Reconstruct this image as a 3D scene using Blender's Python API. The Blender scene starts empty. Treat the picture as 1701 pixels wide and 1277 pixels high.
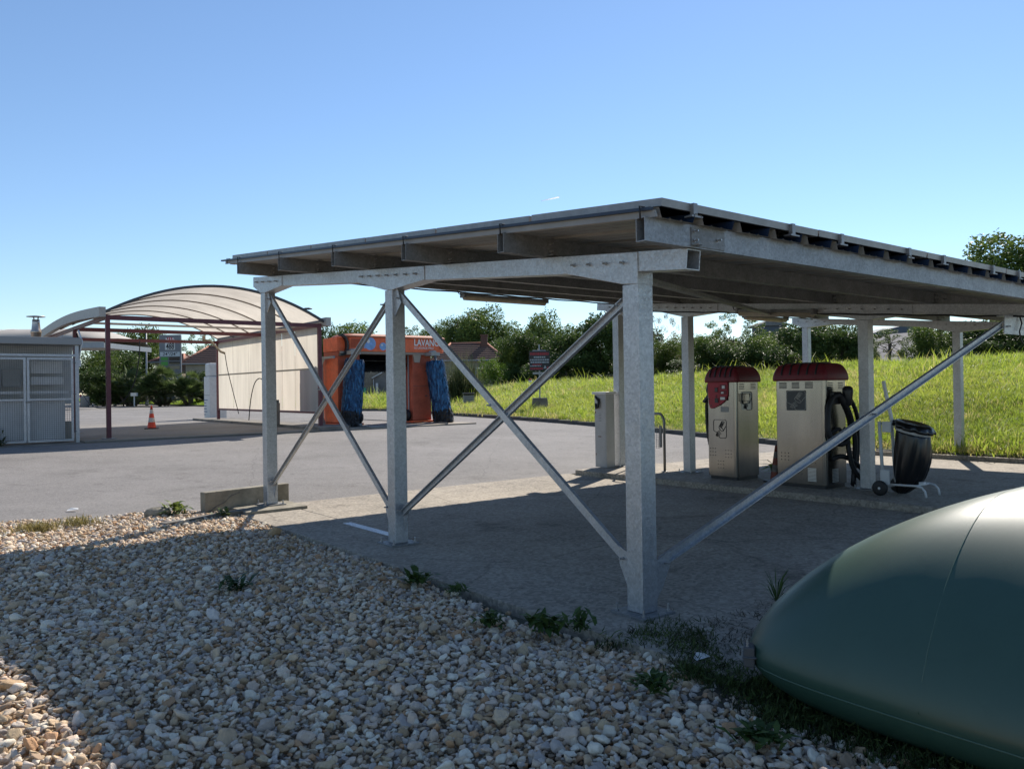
import bpy, math, random
import numpy as np
from mathutils import Vector, Matrix, Quaternion
R = math.radians
random.seed(7); rng = np.random.default_rng(11)
S = bpy.context.scene
COL = S.collection

# ------------------------------------------------------------------ camera, sky, sun, exposure
CAM_H, FPX, PITCH, ROLL = 1.6, 1316.85, 0.00462, -0.01511
cam_d = bpy.data.cameras.new("camera"); cam = bpy.data.objects.new("camera", cam_d); COL.objects.link(cam)
cam_d.sensor_width = 36.0; cam_d.lens = FPX / 1701 * 36.0
cam_d.clip_start = 0.05; cam_d.clip_end = 6000
FW = Vector((0, math.cos(PITCH), math.sin(PITCH))); UP0 = Vector((0, -math.sin(PITCH), math.cos(PITCH))); RT0 = Vector((1, 0, 0))
RT = RT0 * math.cos(ROLL) + UP0 * math.sin(ROLL); UPV = -RT0 * math.sin(ROLL) + UP0 * math.cos(ROLL)
cam.matrix_world = Matrix(((RT.x, UPV.x, -FW.x, 0), (RT.y, UPV.y, -FW.y, 0), (RT.z, UPV.z, -FW.z, CAM_H), (0, 0, 0, 1)))
S.camera = cam

SUN_AZ, SUN_EL = R(23.5), R(40.5)          # azimuth from +Y towards +X
w = bpy.data.worlds.new("World"); S.world = w; w.use_nodes = True
nt = w.node_tree; nt.nodes.clear()
sky = nt.nodes.new("ShaderNodeTexSky"); sky.sky_type = 'NISHITA'; sky.sun_disc = False
sky.sun_elevation = SUN_EL; sky.sun_rotation = SUN_AZ
sky.altitude = 3000; sky.air_density = 1.5; sky.dust_density = 0.4; sky.ozone_density = 4.3
bg = nt.nodes.new("ShaderNodeBackground"); bg.inputs[1].default_value = 0.098
wo = nt.nodes.new("ShaderNodeOutputWorld")
nt.links.new(sky.outputs[0], bg.inputs[0]); nt.links.new(bg.outputs[0], wo.inputs[0])
sl = bpy.data.lights.new("sun", 'SUN'); sl.energy = 4.6; sl.angle = R(0.53); sl.color = (1.0, 0.93, 0.83)
so = bpy.data.objects.new("sun", sl); COL.objects.link(so)
SUN_DIR = Vector((math.sin(SUN_AZ) * math.cos(SUN_EL), math.cos(SUN_AZ) * math.cos(SUN_EL), math.sin(SUN_EL)))
so.rotation_euler = SUN_DIR.to_track_quat('Z', 'Y').to_euler(); so.location = (0, 0, 40)
S.view_settings.view_transform = 'Standard'; S.view_settings.look = 'None'
S.view_settings.exposure = 0.60; S.view_settings.gamma = 1.0; S.view_settings.use_curve_mapping = False
S.render.engine = 'CYCLES'; S.cycles.use_denoising = True; S.cycles.max_bounces = 8
S.cycles.transparent_max_bounces = 16

# ------------------------------------------------------------------ frames of reference
YAW = 0.67011
O3 = Vector((0.8789, 5.4583, 0.0))
VV = Vector((math.cos(YAW), math.sin(YAW), 0)); UU = Vector((-math.sin(YAW), math.cos(YAW), 0))
def W(u, v, z=0.0): return O3 + UU * u + VV * v + Vector((0, 0, z))
def uv_of(x, y):
    d = Vector((x, y, 0)) - O3; return d.dot(UU), d.dot(VV)
def ray(px, py): return FW + RT * ((px - 850.5) / FPX) - UPV * ((py - 638.5) / FPX)
def at(px, py, Y):                       # the point of the place seen there, Y metres ahead
    r = ray(px, py); return Vector((0, 0, CAM_H)) + r * (Y / r.y)
def gp(px, py, z=0.0):
    r = ray(px, py); return Vector((0, 0, CAM_H)) + r * ((z - CAM_H) / r.z)
def lot_z(u):                            # the lot climbs gently towards the wash bays
    t = min(max((u - 8) / 13, 0), 1); return .42 * (t * t * (3 - 2 * t) * .35 + t * .65)
def gpl(px, py):
    z = 0.0
    for _ in range(60):
        p = gp(px, py, z); z = .5 * z + .5 * lot_z(uv_of(p.x, p.y)[0])
    return p
def interp(x, tab):
    if x <= tab[0][0]: return tab[0][1]
    for (a, b), (c, d) in zip(tab, tab[1:]):
        if x <= c: return b + (d - b) * (x - a) / (c - a)
    return tab[-1][1]

# ------------------------------------------------------------------ materials
MATS = {}
def N(nt, t, **k):
    n = nt.nodes.new(t)
    for a, b in k.items(): setattr(n, a, b)
    return n
def mat(name, col, rough=.6, metal=0.0, var=0.0, vscale=8, bump=0.0, bscale=60, spec=.5, transl=0.0, alpha=1.0, col2=None, attr=None, voro=0, instancer=False, streak=0, coat=0):
    if name in MATS: return MATS[name]
    m = bpy.data.materials.new(name); m.use_nodes = True; MATS[name] = m
    t = m.node_tree; b = t.nodes["Principled BSDF"]; L = t.links.new
    b.inputs["Roughness"].default_value = rough; b.inputs["Metallic"].default_value = metal
    b.inputs["Specular IOR Level"].default_value = spec
    if coat: b.inputs["Coat Weight"].default_value = coat; b.inputs["Coat Roughness"].default_value = .15
    c = (*col, 1)
    tc = N(t, "ShaderNodeTexCoord")
    out = None
    if attr:
        a = N(t, "ShaderNodeAttribute", attribute_name=attr)
        if instancer: a.attribute_type = 'INSTANCER'
        out = a.outputs["Color"]
    if var or col2:
        n = N(t, "ShaderNodeTexNoise"); n.inputs["Scale"].default_value = vscale; n.inputs["Detail"].default_value = 6; n.inputs["Roughness"].default_value = .65
        if streak:
            mp = N(t, "ShaderNodeMapping"); mp.inputs["Scale"].default_value = (1, 1, 1 / streak); L(tc.outputs["Object"], mp.inputs[0]); L(mp.outputs[0], n.inputs["Vector"])
        else: L(tc.outputs["Object"], n.inputs["Vector"])
        rp = N(t, "ShaderNodeValToRGB"); rp.color_ramp.elements[0].position = .33; rp.color_ramp.elements[1].position = .68
        c2 = col2 if col2 else tuple(x * (1 - var) for x in col)
        rp.color_ramp.elements[0].color = (*c2, 1); rp.color_ramp.elements[1].color = (*[min(1, x * (1 + var * .35)) for x in col], 1)
        L(n.outputs["Fac"], rp.inputs[0])
        src = rp.outputs[0]
        if out is not None:
            mx = N(t, "ShaderNodeMix", data_type='RGBA', blend_type='MULTIPLY'); mx.inputs[0].default_value = 1
            L(out, mx.inputs[6]); L(src, mx.inputs[7]); src = mx.outputs[2]
        out = src
    if voro:
        v = N(t, "ShaderNodeTexVoronoi"); v.inputs["Scale"].default_value = voro; L(tc.outputs["Object"], v.inputs["Vector"])
        n2 = N(t, "ShaderNodeTexNoise"); n2.inputs["Scale"].default_value = voro * .25; L(tc.outputs["Object"], n2.inputs["Vector"])
        hs = N(t, "ShaderNodeSeparateColor"); L(v.outputs["Color"], hs.inputs[0])
        ad = N(t, "ShaderNodeMath", operation='ADD'); L(hs.outputs[0], ad.inputs[0]); L(n2.outputs["Fac"], ad.inputs[1])
        rp = N(t, "ShaderNodeMapRange"); rp.inputs[1].default_value = .2; rp.inputs[2].default_value = 1.6; rp.inputs[3].default_value = .78; rp.inputs[4].default_value = 1.14
        L(ad.outputs[0], rp.inputs[0])
        mx = N(t, "ShaderNodeMix", data_type='RGBA', blend_type='MULTIPLY'); mx.inputs[0].default_value = 1
        if out is not None: L(out, mx.inputs[6])
        else: mx.inputs[6].default_value = c
        L(rp.outputs[0], mx.inputs[7]); out = mx.outputs[2]
        rr = N(t, "ShaderNodeMapRange"); rr.inputs[3].default_value = rough - .1; rr.inputs[4].default_value = rough + .12
        L(hs.outputs[1], rr.inputs[0]); L(rr.outputs[0], b.inputs["Roughness"])
    if out is not None: L(out, b.inputs["Base Color"])
    else: b.inputs["Base Color"].default_value = c
    if bump:
        n = N(t, "ShaderNodeTexNoise"); n.inputs["Scale"].default_value = bscale; n.inputs["Detail"].default_value = 4; L(tc.outputs["Object"], n.inputs["Vector"])
        bp = N(t, "ShaderNodeBump"); bp.inputs["Strength"].default_value = bump; bp.inputs["Distance"].default_value = .02
        L(n.outputs["Fac"], bp.inputs["Height"]); L(bp.outputs[0], b.inputs["Normal"])
    if transl:
        tr = N(t, "ShaderNodeBsdfTranslucent"); ms = N(t, "ShaderNodeMixShader"); ms.inputs[0].default_value = transl
        if out is not None: L(out, tr.inputs[0])
        else: tr.inputs[0].default_value = c
        om = t.nodes["Material Output"]
        L(b.outputs[0], ms.inputs[1]); L(tr.outputs[0], ms.inputs[2]); L(ms.outputs[0], om.inputs[0])
    return m

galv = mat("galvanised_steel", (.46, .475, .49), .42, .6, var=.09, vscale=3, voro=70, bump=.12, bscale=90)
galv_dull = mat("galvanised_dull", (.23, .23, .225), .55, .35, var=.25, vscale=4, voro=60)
bolt_m = mat("bolt_zinc", (.42, .42, .42), .4, .8)
alu = mat("aluminium_frame", (.30, .29, .285), .45, .6, var=.2, vscale=10)
pv = mat("solar_glass", (.01, .012, .03), .12, 0, spec=.6)
sheet_b = mat("beige_sheet", (.26, .25, .232), .5, .1, var=.15, vscale=6)
blue_s = mat("blue_sheet", (.016, .028, .055), .45, .1)
black_p = mat("black_rubber", (.012, .012, .013), .55, var=.3, vscale=20)
black_pl = mat("black_plastic", (.02, .02, .022), .38)
white_p = mat("white_paint", (.66, .66, .64), .5, var=.12, vscale=7)
maroon = mat("maroon_paint", (.13, .035, .045), .5, var=.3, vscale=6)
grey_p = mat("grey_paint", (.30, .32, .34), .5, .2, var=.15, vscale=6)
cream_t = mat("cream_polycarbonate", (.54, .49, .42), .5, var=.2, vscale=1.2, transl=.75, streak=6)
wall_t = mat("cream_wall_panel", (.60, .555, .48), .5, var=.2, vscale=2.2, transl=.72, streak=8)
stainless = mat("brushed_stainless", (.335, .33, .315), .18, .97, var=.25, vscale=2.2, bump=.008, bscale=200, streak=5)
red_pl = mat("red_plastic", (.17, .012, .022), .5, var=.25, vscale=9)
red_pn = mat("red_panel", (.38, .012, .03), .45, var=.15, vscale=10)
dark_g = mat("dark_grey_print", (.06, .065, .07), .5)
orange = mat("orange_grp", (.80, .15, .05), .5, var=.25, vscale=4)
orange_d = mat("orange_shaded", (.46, .10, .05), .6, var=.3, vscale=3)  # darker copy of the gantry orange, shade of the front faces painted in
blue_br = mat("blue_bristle", (1, 1, 1), .55, attr="tint", transl=.15)
cone_o = mat("cone_orange", (.75, .07, .03), .5, var=.2, vscale=15)
cone_w = mat("cone_white", (.62, .60, .56), .5, var=.35, vscale=18)
cone_od = mat("cone_orange_dirty", (.22, .05, .025), .65, var=.5, vscale=22)
cone_wd = mat("cone_white_dirty", (.16, .14, .12), .7, var=.5, vscale=22)
plastic_bag = mat("black_bag", (.008, .008, .009), .28, spec=.55)
tank_m = mat("green_tank_fabric", (.030, .072, .054), .38, var=.10, vscale=1.5, bump=.05, bscale=350, spec=.5)
concrete = mat("concrete", (.33, .295, .25), .9, var=.35, vscale=.9, bump=.25, bscale=40)
concrete_d = mat("concrete_dark", (.21, .19, .165), .92, var=.45, vscale=2.5, bump=.3, bscale=50)
concrete_w = mat("concrete_block", (.30, .27, .21), .95, var=.4, vscale=5, bump=.5, bscale=30)
kerb_m = mat("kerb_concrete", (.11, .105, .095), .95, var=.4, vscale=6, bump=.4, bscale=40)
soil = mat("soil", (.10, .085, .06), 1, var=.5, vscale=7, bump=.5, bscale=30)
glass_d = mat("dark_glass", (.02, .024, .03), .08, spec=.6)
render_w = mat("house_render", (.42, .36, .28), .9, var=.2, vscale=1.5)
stone_w = mat("house_stone", (.33, .28, .21), .95, var=.35, vscale=3)
tile_m = mat("clay_tiles", (.20, .115, .085), .9, var=.45, vscale=9, bump=.4, bscale=20)
tile_ridge = mat("ridge_tiles", (.45, .20, .13), .9, var=.3, vscale=6)
grey_w = mat("grey_render", (.23, .225, .21), .95, var=.3, vscale=1.2)
slate = mat("grey_roof", (.22, .21, .21), .9, var=.3, vscale=1.5)
bark = mat("bark", (.11, .085, .06), .95, var=.4, vscale=8)
shutter = mat("brown_shutter", (.10, .035, .025), .7)
green_f = mat("green_fabric", (.02, .30, .20), .6)
price_g = mat("green_display", (.06, .30, .05), .4)
lblue = mat("pale_blue_print", (.22, .40, .72), .4, var=.3, vscale=9)
diff_m = mat("lamp_diffuser", (.55, .49, .38), .5, var=.2, vscale=8, transl=.3)
rust = mat("rust", (.16, .055, .02), .9, var=.4, vscale=12)

# ------------------------------------------------------------------ mesh builder
class MB:
    def __init__(s): s.v = []; s.f = []; s.m = []; s.s = []
    def add(s, vs, fs, mi=0, smooth=False):
        o = len(s.v); s.v += [tuple(p) for p in vs]
        for f in fs: s.f.append([i + o for i in f]); s.m.append(mi); s.s.append(smooth)
        return s
    def box(s, x0, x1, y0, y1, z0, z1, mi=0):
        v = [(x, y, z) for z in (z0, z1) for y in (y0, y1) for x in (x0, x1)]
        return s.add(v, [(0, 2, 3, 1), (4, 5, 7, 6), (0, 1, 5, 4), (2, 6, 7, 3), (0, 4, 6, 2), (1, 3, 7, 5)], mi)
    def _fr(s, p0, p1, up):
        p0 = Vector(p0); p1 = Vector(p1); d = (p1 - p0).normalized(); up = Vector(up)
        a = d.cross(up)
        if a.length < 1e-4: a = d.cross(Vector((0, 1, 0)))
        a.normalize(); b = a.cross(d); return p0, p1, a, b
    def bar(s, p0, p1, w, h, up=(0, 0, 1), mi=0):
        p0, p1, a, b = s._fr(p0, p1, up); v = []
        for p in (p0, p1):
            for i, j in ((-1, -1), (1, -1), (1, 1), (-1, 1)): v.append(p + a * (i * w / 2) + b * (j * h / 2))
        return s.add(v, [(0, 1, 2, 3), (7, 6, 5, 4), (0, 4, 5, 1), (1, 5, 6, 2), (2, 6, 7, 3), (3, 7, 4, 0)], mi)
    def hollow(s, p0, p1, w, h, t=.006, up=(0, 0, 1), mi=0):
        p0, p1, a, b = s._fr(p0, p1, up); v = []
        for p in (p0, p1):
            for q in (0, t):
                for i, j in ((-1, -1), (1, -1), (1, 1), (-1, 1)): v.append(p + a * (i * (w / 2 - q)) + b * (j * (h / 2 - q)))
        f = []
        for k in range(4):
            n = (k + 1) % 4
            f += [(k, 8 + k, 8 + n, n), (4 + k, 4 + n, 12 + n, 12 + k), (k, n, 4 + n, 4 + k), (8 + k, 12 + k, 12 + n, 8 + n)]
        return s.add(v, f, mi)
    def tube(s, pts, r, n=8, mi=0, caps=True, closed=False, smooth=True):
        pts = [Vector(p) for p in pts]; m = len(pts); rs = r if isinstance(r, (list, tuple)) else [r] * m
        vs = []; a = None
        for i, p in enumerate(pts):
            d = (pts[(i + 1) % m] - pts[i - 1]) if closed else (pts[min(i + 1, m - 1)] - pts[max(i - 1, 0)])
            d.normalize()
            if a is None:
                a = d.cross(Vector((0, 0, 1)));
                if a.length < 1e-3: a = d.cross(Vector((0, 1, 0)))
            a = (a - d * a.dot(d)).normalized(); b = d.cross(a)
            for k in range(n):
                t = 2 * math.pi * k / n; vs.append(p + (a * math.cos(t) + b * math.sin(t)) * rs[i])
        fs = []
        for i in range(m if closed else m - 1):
            j = (i + 1) % m
            for k in range(n):
                l = (k + 1) % n; fs.append((i * n + k, i * n + l, j * n + l, j * n + k))
        s.add(vs, fs, mi, smooth)
        if caps and not closed:
            o = len(s.v) - len(vs)
            s.f.append([o + k for k in range(n)][::-1]); s.m.append(mi); s.s.append(False)
            s.f.append([o + (m - 1) * n + k for k in range(n)]); s.m.append(mi); s.s.append(False)
        return s
    def prism(s, out, o, e1, e2, ext, mi=0):
        o = Vector(o); e1 = Vector(e1); e2 = Vector(e2); ext = Vector(ext)
        a = [o + e1 * x + e2 * y for x, y in out]; n = len(a)
        f = [tuple(range(n))[::-1], tuple(range(n, 2 * n))] + [(i, (i + 1) % n, n + (i + 1) % n, n + i) for i in range(n)]
        if e1.cross(e2).dot(ext) < 0: f = [q[::-1] for q in f]
        return s.add(a + [p + ext for p in a], f, mi)
    def loft(s, rings, mi=0, smooth=True, cap=True):
        n = len(rings[0]); vs = [p for r in rings for p in r]; fs = []
        for i in range(len(rings) - 1):
            for k in range(n):
                l = (k + 1) % n; fs.append((i * n + k, i * n + l, (i + 1) * n + l, (i + 1) * n + k))
        o = len(s.v); s.add(vs, fs, mi, smooth)
        if cap:
            s.f.append([o + k for k in range(n)][::-1]); s.m.append(mi); s.s.append(False)
            s.f.append([o + (len(rings) - 1) * n + k for k in range(n)]); s.m.append(mi); s.s.append(smooth)
        return s
    def lathe(s, prof, c=(0, 0, 0), n=20, mi=0, cap=True, smooth=True):
        c = Vector(c)
        return s.loft([[c + Vector((r * math.cos(2 * math.pi * k / n), r * math.sin(2 * math.pi * k / n), z)) for k in range(n)] for r, z in prof], mi, smooth, cap)
    def build(s, name, mats, parent=None, loc=None, rz=0.0, bevel=0.0, kind=None, label=None):
        me = bpy.data.meshes.new(name); me.from_pydata(s.v, [], s.f)
        for m in (mats if isinstance(mats, (list, tuple)) else [mats]): me.materials.append(m)
        me.polygons.foreach_set("material_index", s.m); me.polygons.foreach_set("use_smooth", s.s); me.update()
        o = bpy.data.objects.new(name, me); COL.objects.link(o)
        if parent: o.parent = parent
        if loc is not None: o.location = loc
        if rz: o.rotation_euler = (0, 0, rz)
        if bevel:
            b = o.modifiers.new("bevel", 'BEVEL'); b.width = bevel; b.segments = 2; b.limit_method = 'ANGLE'; b.angle_limit = R(40)
        if kind: o["kind"] = kind
        if label: o["label"] = label
        return o
def rrect(x0, x1, y0, y1, r, n=5):
    o = []
    for cx, cy, a in ((x1 - r, y1 - r, 0), (x0 + r, y1 - r, 90), (x0 + r, y0 + r, 180), (x1 - r, y0 + r, 270)):
        for k in range(n + 1):
            t = R(a + 90 * k / n); o.append((cx + r * math.cos(t), cy + r * math.sin(t)))
    return o
def thing(name, label, cat, loc=(0, 0, 0), rz=None, group=None):
    o = bpy.data.objects.new(name, None); COL.objects.link(o); o.location = loc; o.rotation_euler = (0, 0, YAW if rz is None else rz)
    o.empty_display_size = .2; return tag(o, label, cat, group)
def tag(o, label, cat, group=None):
    o["label"] = label; o["category"] = cat
    if group: o["group"] = group
    return o
def kids(o): return [c for c in bpy.data.objects if c.parent == o]
def put(o, parent, loc, rot=(0, 0, 0), scale=None):
    c = o.copy(); COL.objects.link(c); c.parent = parent; c.location = loc; c.rotation_euler = rot
    if scale: c.scale = scale
    return c
def text_mesh(name, txt, size, material, parent, loc, rot, ext=.003, bold=0.0, align='LEFT', sx=1.0, shear=0.0):
    cu = bpy.data.curves.new(name, 'FONT'); cu.body = txt; cu.size = size; cu.extrude = ext; cu.offset = bold; cu.align_x = align; cu.shear = shear
    cu.resolution_u = 3
    t = bpy.data.objects.new(name, cu); COL.objects.link(t); bpy.context.view_layer.update()
    me = bpy.data.meshes.new_from_object(t.evaluated_get(bpy.context.evaluated_depsgraph_get()))
    bpy.data.objects.remove(t); bpy.data.curves.remove(cu)
    me.materials.clear(); me.materials.append(material); me.name = name
    o = bpy.data.objects.new(name, me); COL.objects.link(o); o.parent = parent; o.location = loc; o.rotation_euler = rot; o.scale = (sx, 1, 1)
    return o
def struct(o): o["kind"] = "structure"; return o
def np_mesh(name, V, F, mats, smooth=False, mi=None, cols=None):
    """V (n,3), F (m,k) all k-gons"""
    V = np.asarray(V, dtype=np.float32); F = np.asarray(F, dtype=np.int32); k = F.shape[1]
    me = bpy.data.meshes.new(name); me.vertices.add(len(V)); me.vertices.foreach_set("co", V.ravel())
    me.loops.add(F.size); me.loops.foreach_set("vertex_index", F.ravel())
    me.polygons.add(len(F)); me.polygons.foreach_set("loop_start", np.arange(0, F.size, k, dtype=np.int32))
    me.polygons.foreach_set("loop_total", np.full(len(F), k, dtype=np.int32))
    me.polygons.foreach_set("use_smooth", np.full(len(F), smooth))
    for m in (mats if isinstance(mats, (list, tuple)) else [mats]): me.materials.append(m)
    if mi is not None: me.polygons.foreach_set("material_index", np.asarray(mi, dtype=np.int32))
    if cols is not None:
        a = me.attributes.new("tint", 'FLOAT_COLOR', 'FACE'); c4 = np.ones((len(F), 4), np.float32); c4[:, :3] = cols; a.data.foreach_set("color", c4.ravel())
    me.update(); me.validate(); return me
def mob(name, me, parent=None, loc=None, rz=0, kind=None):
    o = bpy.data.objects.new(name, me); COL.objects.link(o)
    if parent: o.parent = parent
    if loc is not None: o.location = loc
    o.rotation_euler = (0, 0, rz)
    if kind: o["kind"] = kind
    return o

# ------------------------------------------------------------------ ground
asphalt = mat("asphalt", (.155, .145, .138), .93, var=.0, bump=.5, bscale=120)
def ground_shader(m, fine, coarse, lo, hi):
    """speckled aggregate: fine chips over broad worn patches"""
    t = m.node_tree; b = t.nodes["Principled BSDF"]; L = t.links.new
    tc = N(t, "ShaderNodeTexCoord")
    v = N(t, "ShaderNodeTexVoronoi"); v.inputs["Scale"].default_value = fine; L(tc.outputs["Object"], v.inputs["Vector"])
    sc_ = N(t, "ShaderNodeSeparateColor"); L(v.outputs["Color"], sc_.inputs[0])
    n = N(t, "ShaderNodeTexNoise"); n.inputs["Scale"].default_value = coarse; n.inputs["Detail"].default_value = 7; n.inputs["Roughness"].default_value = .7; L(tc.outputs["Object"], n.inputs["Vector"])
    a = N(t, "ShaderNodeMapRange"); a.inputs[1].default_value = .3; a.inputs[2].default_value = .7; L(n.outputs["Fac"], a.inputs[0])
    s = N(t, "ShaderNodeMath", operation='MULTIPLY_ADD'); s.inputs[1].default_value = .55; L(sc_.outputs[0], s.inputs[0]); 
    h = N(t, "ShaderNodeMath", operation='MULTIPLY'); h.inputs[1].default_value = .5; L(a.outputs[0], h.inputs[0]); L(h.outputs[0], s.inputs[2])
    rp = N(t, "ShaderNodeValToRGB"); rp.color_ramp.elements[0].color = (*lo, 1); rp.color_ramp.elements[1].color = (*hi, 1)
    L(s.outputs[0], rp.inputs[0]); L(rp.outputs[0], b.inputs["Base Color"])
ground_shader(asphalt, 55, .35, (.12, .112, .106), (.27, .252, .238))
ground_shader(concrete, 38, .55, (.145, .125, .10), (.45, .392, .315))
def blotches(m, scale, lo, amount, off=0.0):
    """oil and damp patches with their own outline"""
    t = m.node_tree; b = t.nodes["Principled BSDF"]; L = t.links.new; src = b.inputs["Base Color"].links[0].from_socket
    tc = N(t, "ShaderNodeTexCoord"); mp = N(t, "ShaderNodeMapping"); mp.inputs["Location"].default_value = (off, off * .7, 0); L(tc.outputs["Object"], mp.inputs[0])
    n = N(t, "ShaderNodeTexNoise"); n.inputs["Scale"].default_value = scale; n.inputs["Detail"].default_value = 8; n.inputs["Roughness"].default_value = .72; n.inputs["Distortion"].default_value = .6; L(mp.outputs[0], n.inputs["Vector"])
    r = N(t, "ShaderNodeMapRange"); r.inputs[1].default_value = .56; r.inputs[2].default_value = .66; r.inputs[3].default_value = 0; r.inputs[4].default_value = amount; L(n.outputs["Fac"], r.inputs[0])
    mx = N(t, "ShaderNodeMix", data_type='RGBA', blend_type='MULTIPLY'); L(r.outputs[0], mx.inputs[0]); L(src, mx.inputs[6]); mx.inputs[7].default_value = (*lo, 1); L(mx.outputs[2], b.inputs["Base Color"])
def cracks(m, scale, width, lo):
    t = m.node_tree; b = t.nodes["Principled BSDF"]; L = t.links.new; src = b.inputs["Base Color"].links[0].from_socket
    tc = N(t, "ShaderNodeTexCoord"); n = N(t, "ShaderNodeTexNoise"); n.inputs["Scale"].default_value = 1.6; n.inputs["Detail"].default_value = 5; L(tc.outputs["Object"], n.inputs["Vector"])
    ad = N(t, "ShaderNodeMix", data_type='RGBA'); ad.inputs[0].default_value = .22; L(tc.outputs["Object"], ad.inputs[6]); L(n.outputs["Color"], ad.inputs[7])
    v = N(t, "ShaderNodeTexVoronoi", feature='DISTANCE_TO_EDGE'); v.inputs["Scale"].default_value = scale; L(ad.outputs[2], v.inputs["Vector"])
    r = N(t, "ShaderNodeMapRange"); r.inputs[1].default_value = 0; r.inputs[2].default_value = width; r.inputs[3].default_value = .45; r.inputs[4].default_value = 0; L(v.outputs["Distance"], r.inputs[0])
    mx = N(t, "ShaderNodeMix", data_type='RGBA', blend_type='MULTIPLY'); L(r.outputs[0], mx.inputs[0]); L(src, mx.inputs[6]); mx.inputs[7].default_value = (*lo, 1); L(mx.outputs[2], b.inputs["Base Color"])
blotches(concrete, .9, (.42, .40, .38), .8); blotches(concrete, 5, (.5, .48, .46), .6, 7); cracks(concrete, .42, .006, (.3, .29, .28))
blotches(asphalt, .35, (.72, .71, .70), .8, 3); blotches(asphalt, 2.2, (.62, .61, .60), .7, 11); cracks(asphalt, .16, .0016, (.45, .44, .43))
base_m = mat("far_ground", (.10, .10, .07), 1, var=.4, vscale=.2)
grass_soil = mat("grass_soil", (.11, .13, .035), 1, var=.5, vscale=3)

# one sheet of earth to the horizon
rad = [0.3] + list(np.geomspace(.8, 2500, 60)); na = 96
V = []; F = []
for r in rad:
    for k in range(na):
        a = 2 * math.pi * k / na; x, y = r * math.sin(a), r * math.cos(a)
        V.append((x, y, lot_z(uv_of(x, y)[0]) - .07))
for i in range(len(rad) - 1):
    for k in range(na):
        l = (k + 1) % na; F.append((i * na + k, i * na + l, (i + 1) * na + l, (i + 1) * na + k))
struct(mob("ground", np_mesh("ground", V, [f[::-1] for f in F], base_m)))

def sheet(name, u0, u1, v0, v1, m, nu=60, nv=30, dz=0.0, f=lot_z):
    V = []; F = []
    for i in range(nu + 1):
        for j in range(nv + 1):
            u = u0 + (u1 - u0) * i / nu; v = v0 + (v1 - v0) * j / nv; p = W(u, v, f(u) + dz); V.append(p[:])
    for i in range(nu):
        for j in range(nv):
            a = i * (nv + 1) + j; F.append((a, a + 1, a + nv + 2, a + nv + 1))
    return struct(mob(name, np_mesh(name, V, [q[::-1] for q in F], m)))
sheet("asphalt_lot", -14, 7.12, 7.6, 17, asphalt, 20, 10)
sheet("asphalt_lot", 7.12, 110, -34, 60, asphalt, 180, 30)

# concrete pad under the canopy, its footing strip, the pump island and the back kerb
def slab(name, u0, u1, v0, v1, z0, z1, m, bevel=.008):
    b = MB(); b.box(v0, v1, u0, u1, z0, z1)
    return struct(b.build(name, m, None, O3, YAW, bevel))
slab("concrete_pad", -1.7, 7.12, .33, 5.80, -.15, .010, concrete, .006)
slab("concrete_footing_strip", -1.15, 7.02, -.47, .315, -.15, .012, concrete, .006)
slab("column_footing", 6.45, 7.16, -.42, .42, -.1, .05, concrete_w, .01)
slab("asphalt_apron", -14, -1.7, .9, 5.80, -.15, .004, asphalt, 0)
slab("soil_bed", -14, -1.0, -6, .9, -.2, -.03, soil, 0)
slab("pump_island", -9, 6.88, 5.76, 7.72, -.1, .10, concrete, .02)
slab("concrete_bay", -9, 7.12, 7.72, 13.0, -.15, .010, concrete, .006)
slab("back_kerb", -9, 5.6, 12.95, 13.85, -.1, .10, concrete, .02)

# grass bank behind the lot
KT = [(520, 680), (560, 682.5), (595, 682.5), (640, 682.5), (680, 684), (746.6, 689.5), (834, 695.5), (920, 701.5), (994, 708), (1060, 714), (1134, 722), (1263, 735.5), (1430, 754), (1600, 765), (1701, 771), (1900, 783), (2300, 806)]
CT = [(520, 664), (560, 663), (680, 662), (741, 660.5), (800, 652), (850, 643.5), (960, 638), (1030, 634.5), (1100, 631), (1250, 622), (1440, 610.5), (1570, 603), (1701, 595.5), (1900, 586), (2300, 578)]
RT_ = [(520, 60), (740, 60), (850, 60), (960, 56), (1100, 50), (1440, 40), (1701, 36), (2300, 34)]
def bank_row(px):
    k = gpl(px, interp(px, KT)); d = Vector((k.x, k.y, 0)); rk = d.length; d /= rk
    rc = interp(px, RT_); c = at(px, interp(px, CT), 1.0); sl_ = (c.z - CAM_H) / math.hypot(c.x, c.y)
    return d, rk, k.z + .10, rc, CAM_H + sl_ * rc
def bank_z(x, y):
    px = 850.5 + FPX * x / y; d, rk, zk, rc, zc = bank_row(px); r = math.hypot(x, y); t = (r - rk) / (rc - rk)
    if t < 0: return zk - .1
    if t <= 1: return zk + (zc - zk) * (1 - (1 - t) ** 1.25)
    return zc - .012 * (r - rc)
pxs = np.linspace(520, 2300, 150); ts = list(np.linspace(0, 1, 26)) + [1.1, 1.3, 1.7, 2.3]
V = []; F = []
for px in pxs:
    d, rk, zk, rc, zc = bank_row(px)
    for t in ts:
        r = rk + (rc - rk) * t + .18 * (1 - min(t, 1)); p = d * r
        V.append((p.x, p.y, bank_z(p.x, p.y) + (.06 * math.sin(p.x * .7 + p.y * .4) * math.sin(p.y * .55) if 0 < t <= 1 else 0) * min(1, t * 3)))
n_t = len(ts)
for i in range(len(pxs) - 1):
    for j in range(n_t - 1):
        a = i * n_t + j; F.append((a, a + n_t, a + n_t + 1, a + 1))
bank = struct(mob("grass_bank", np_mesh("grass_bank", V, F, grass_soil, True)))
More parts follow.
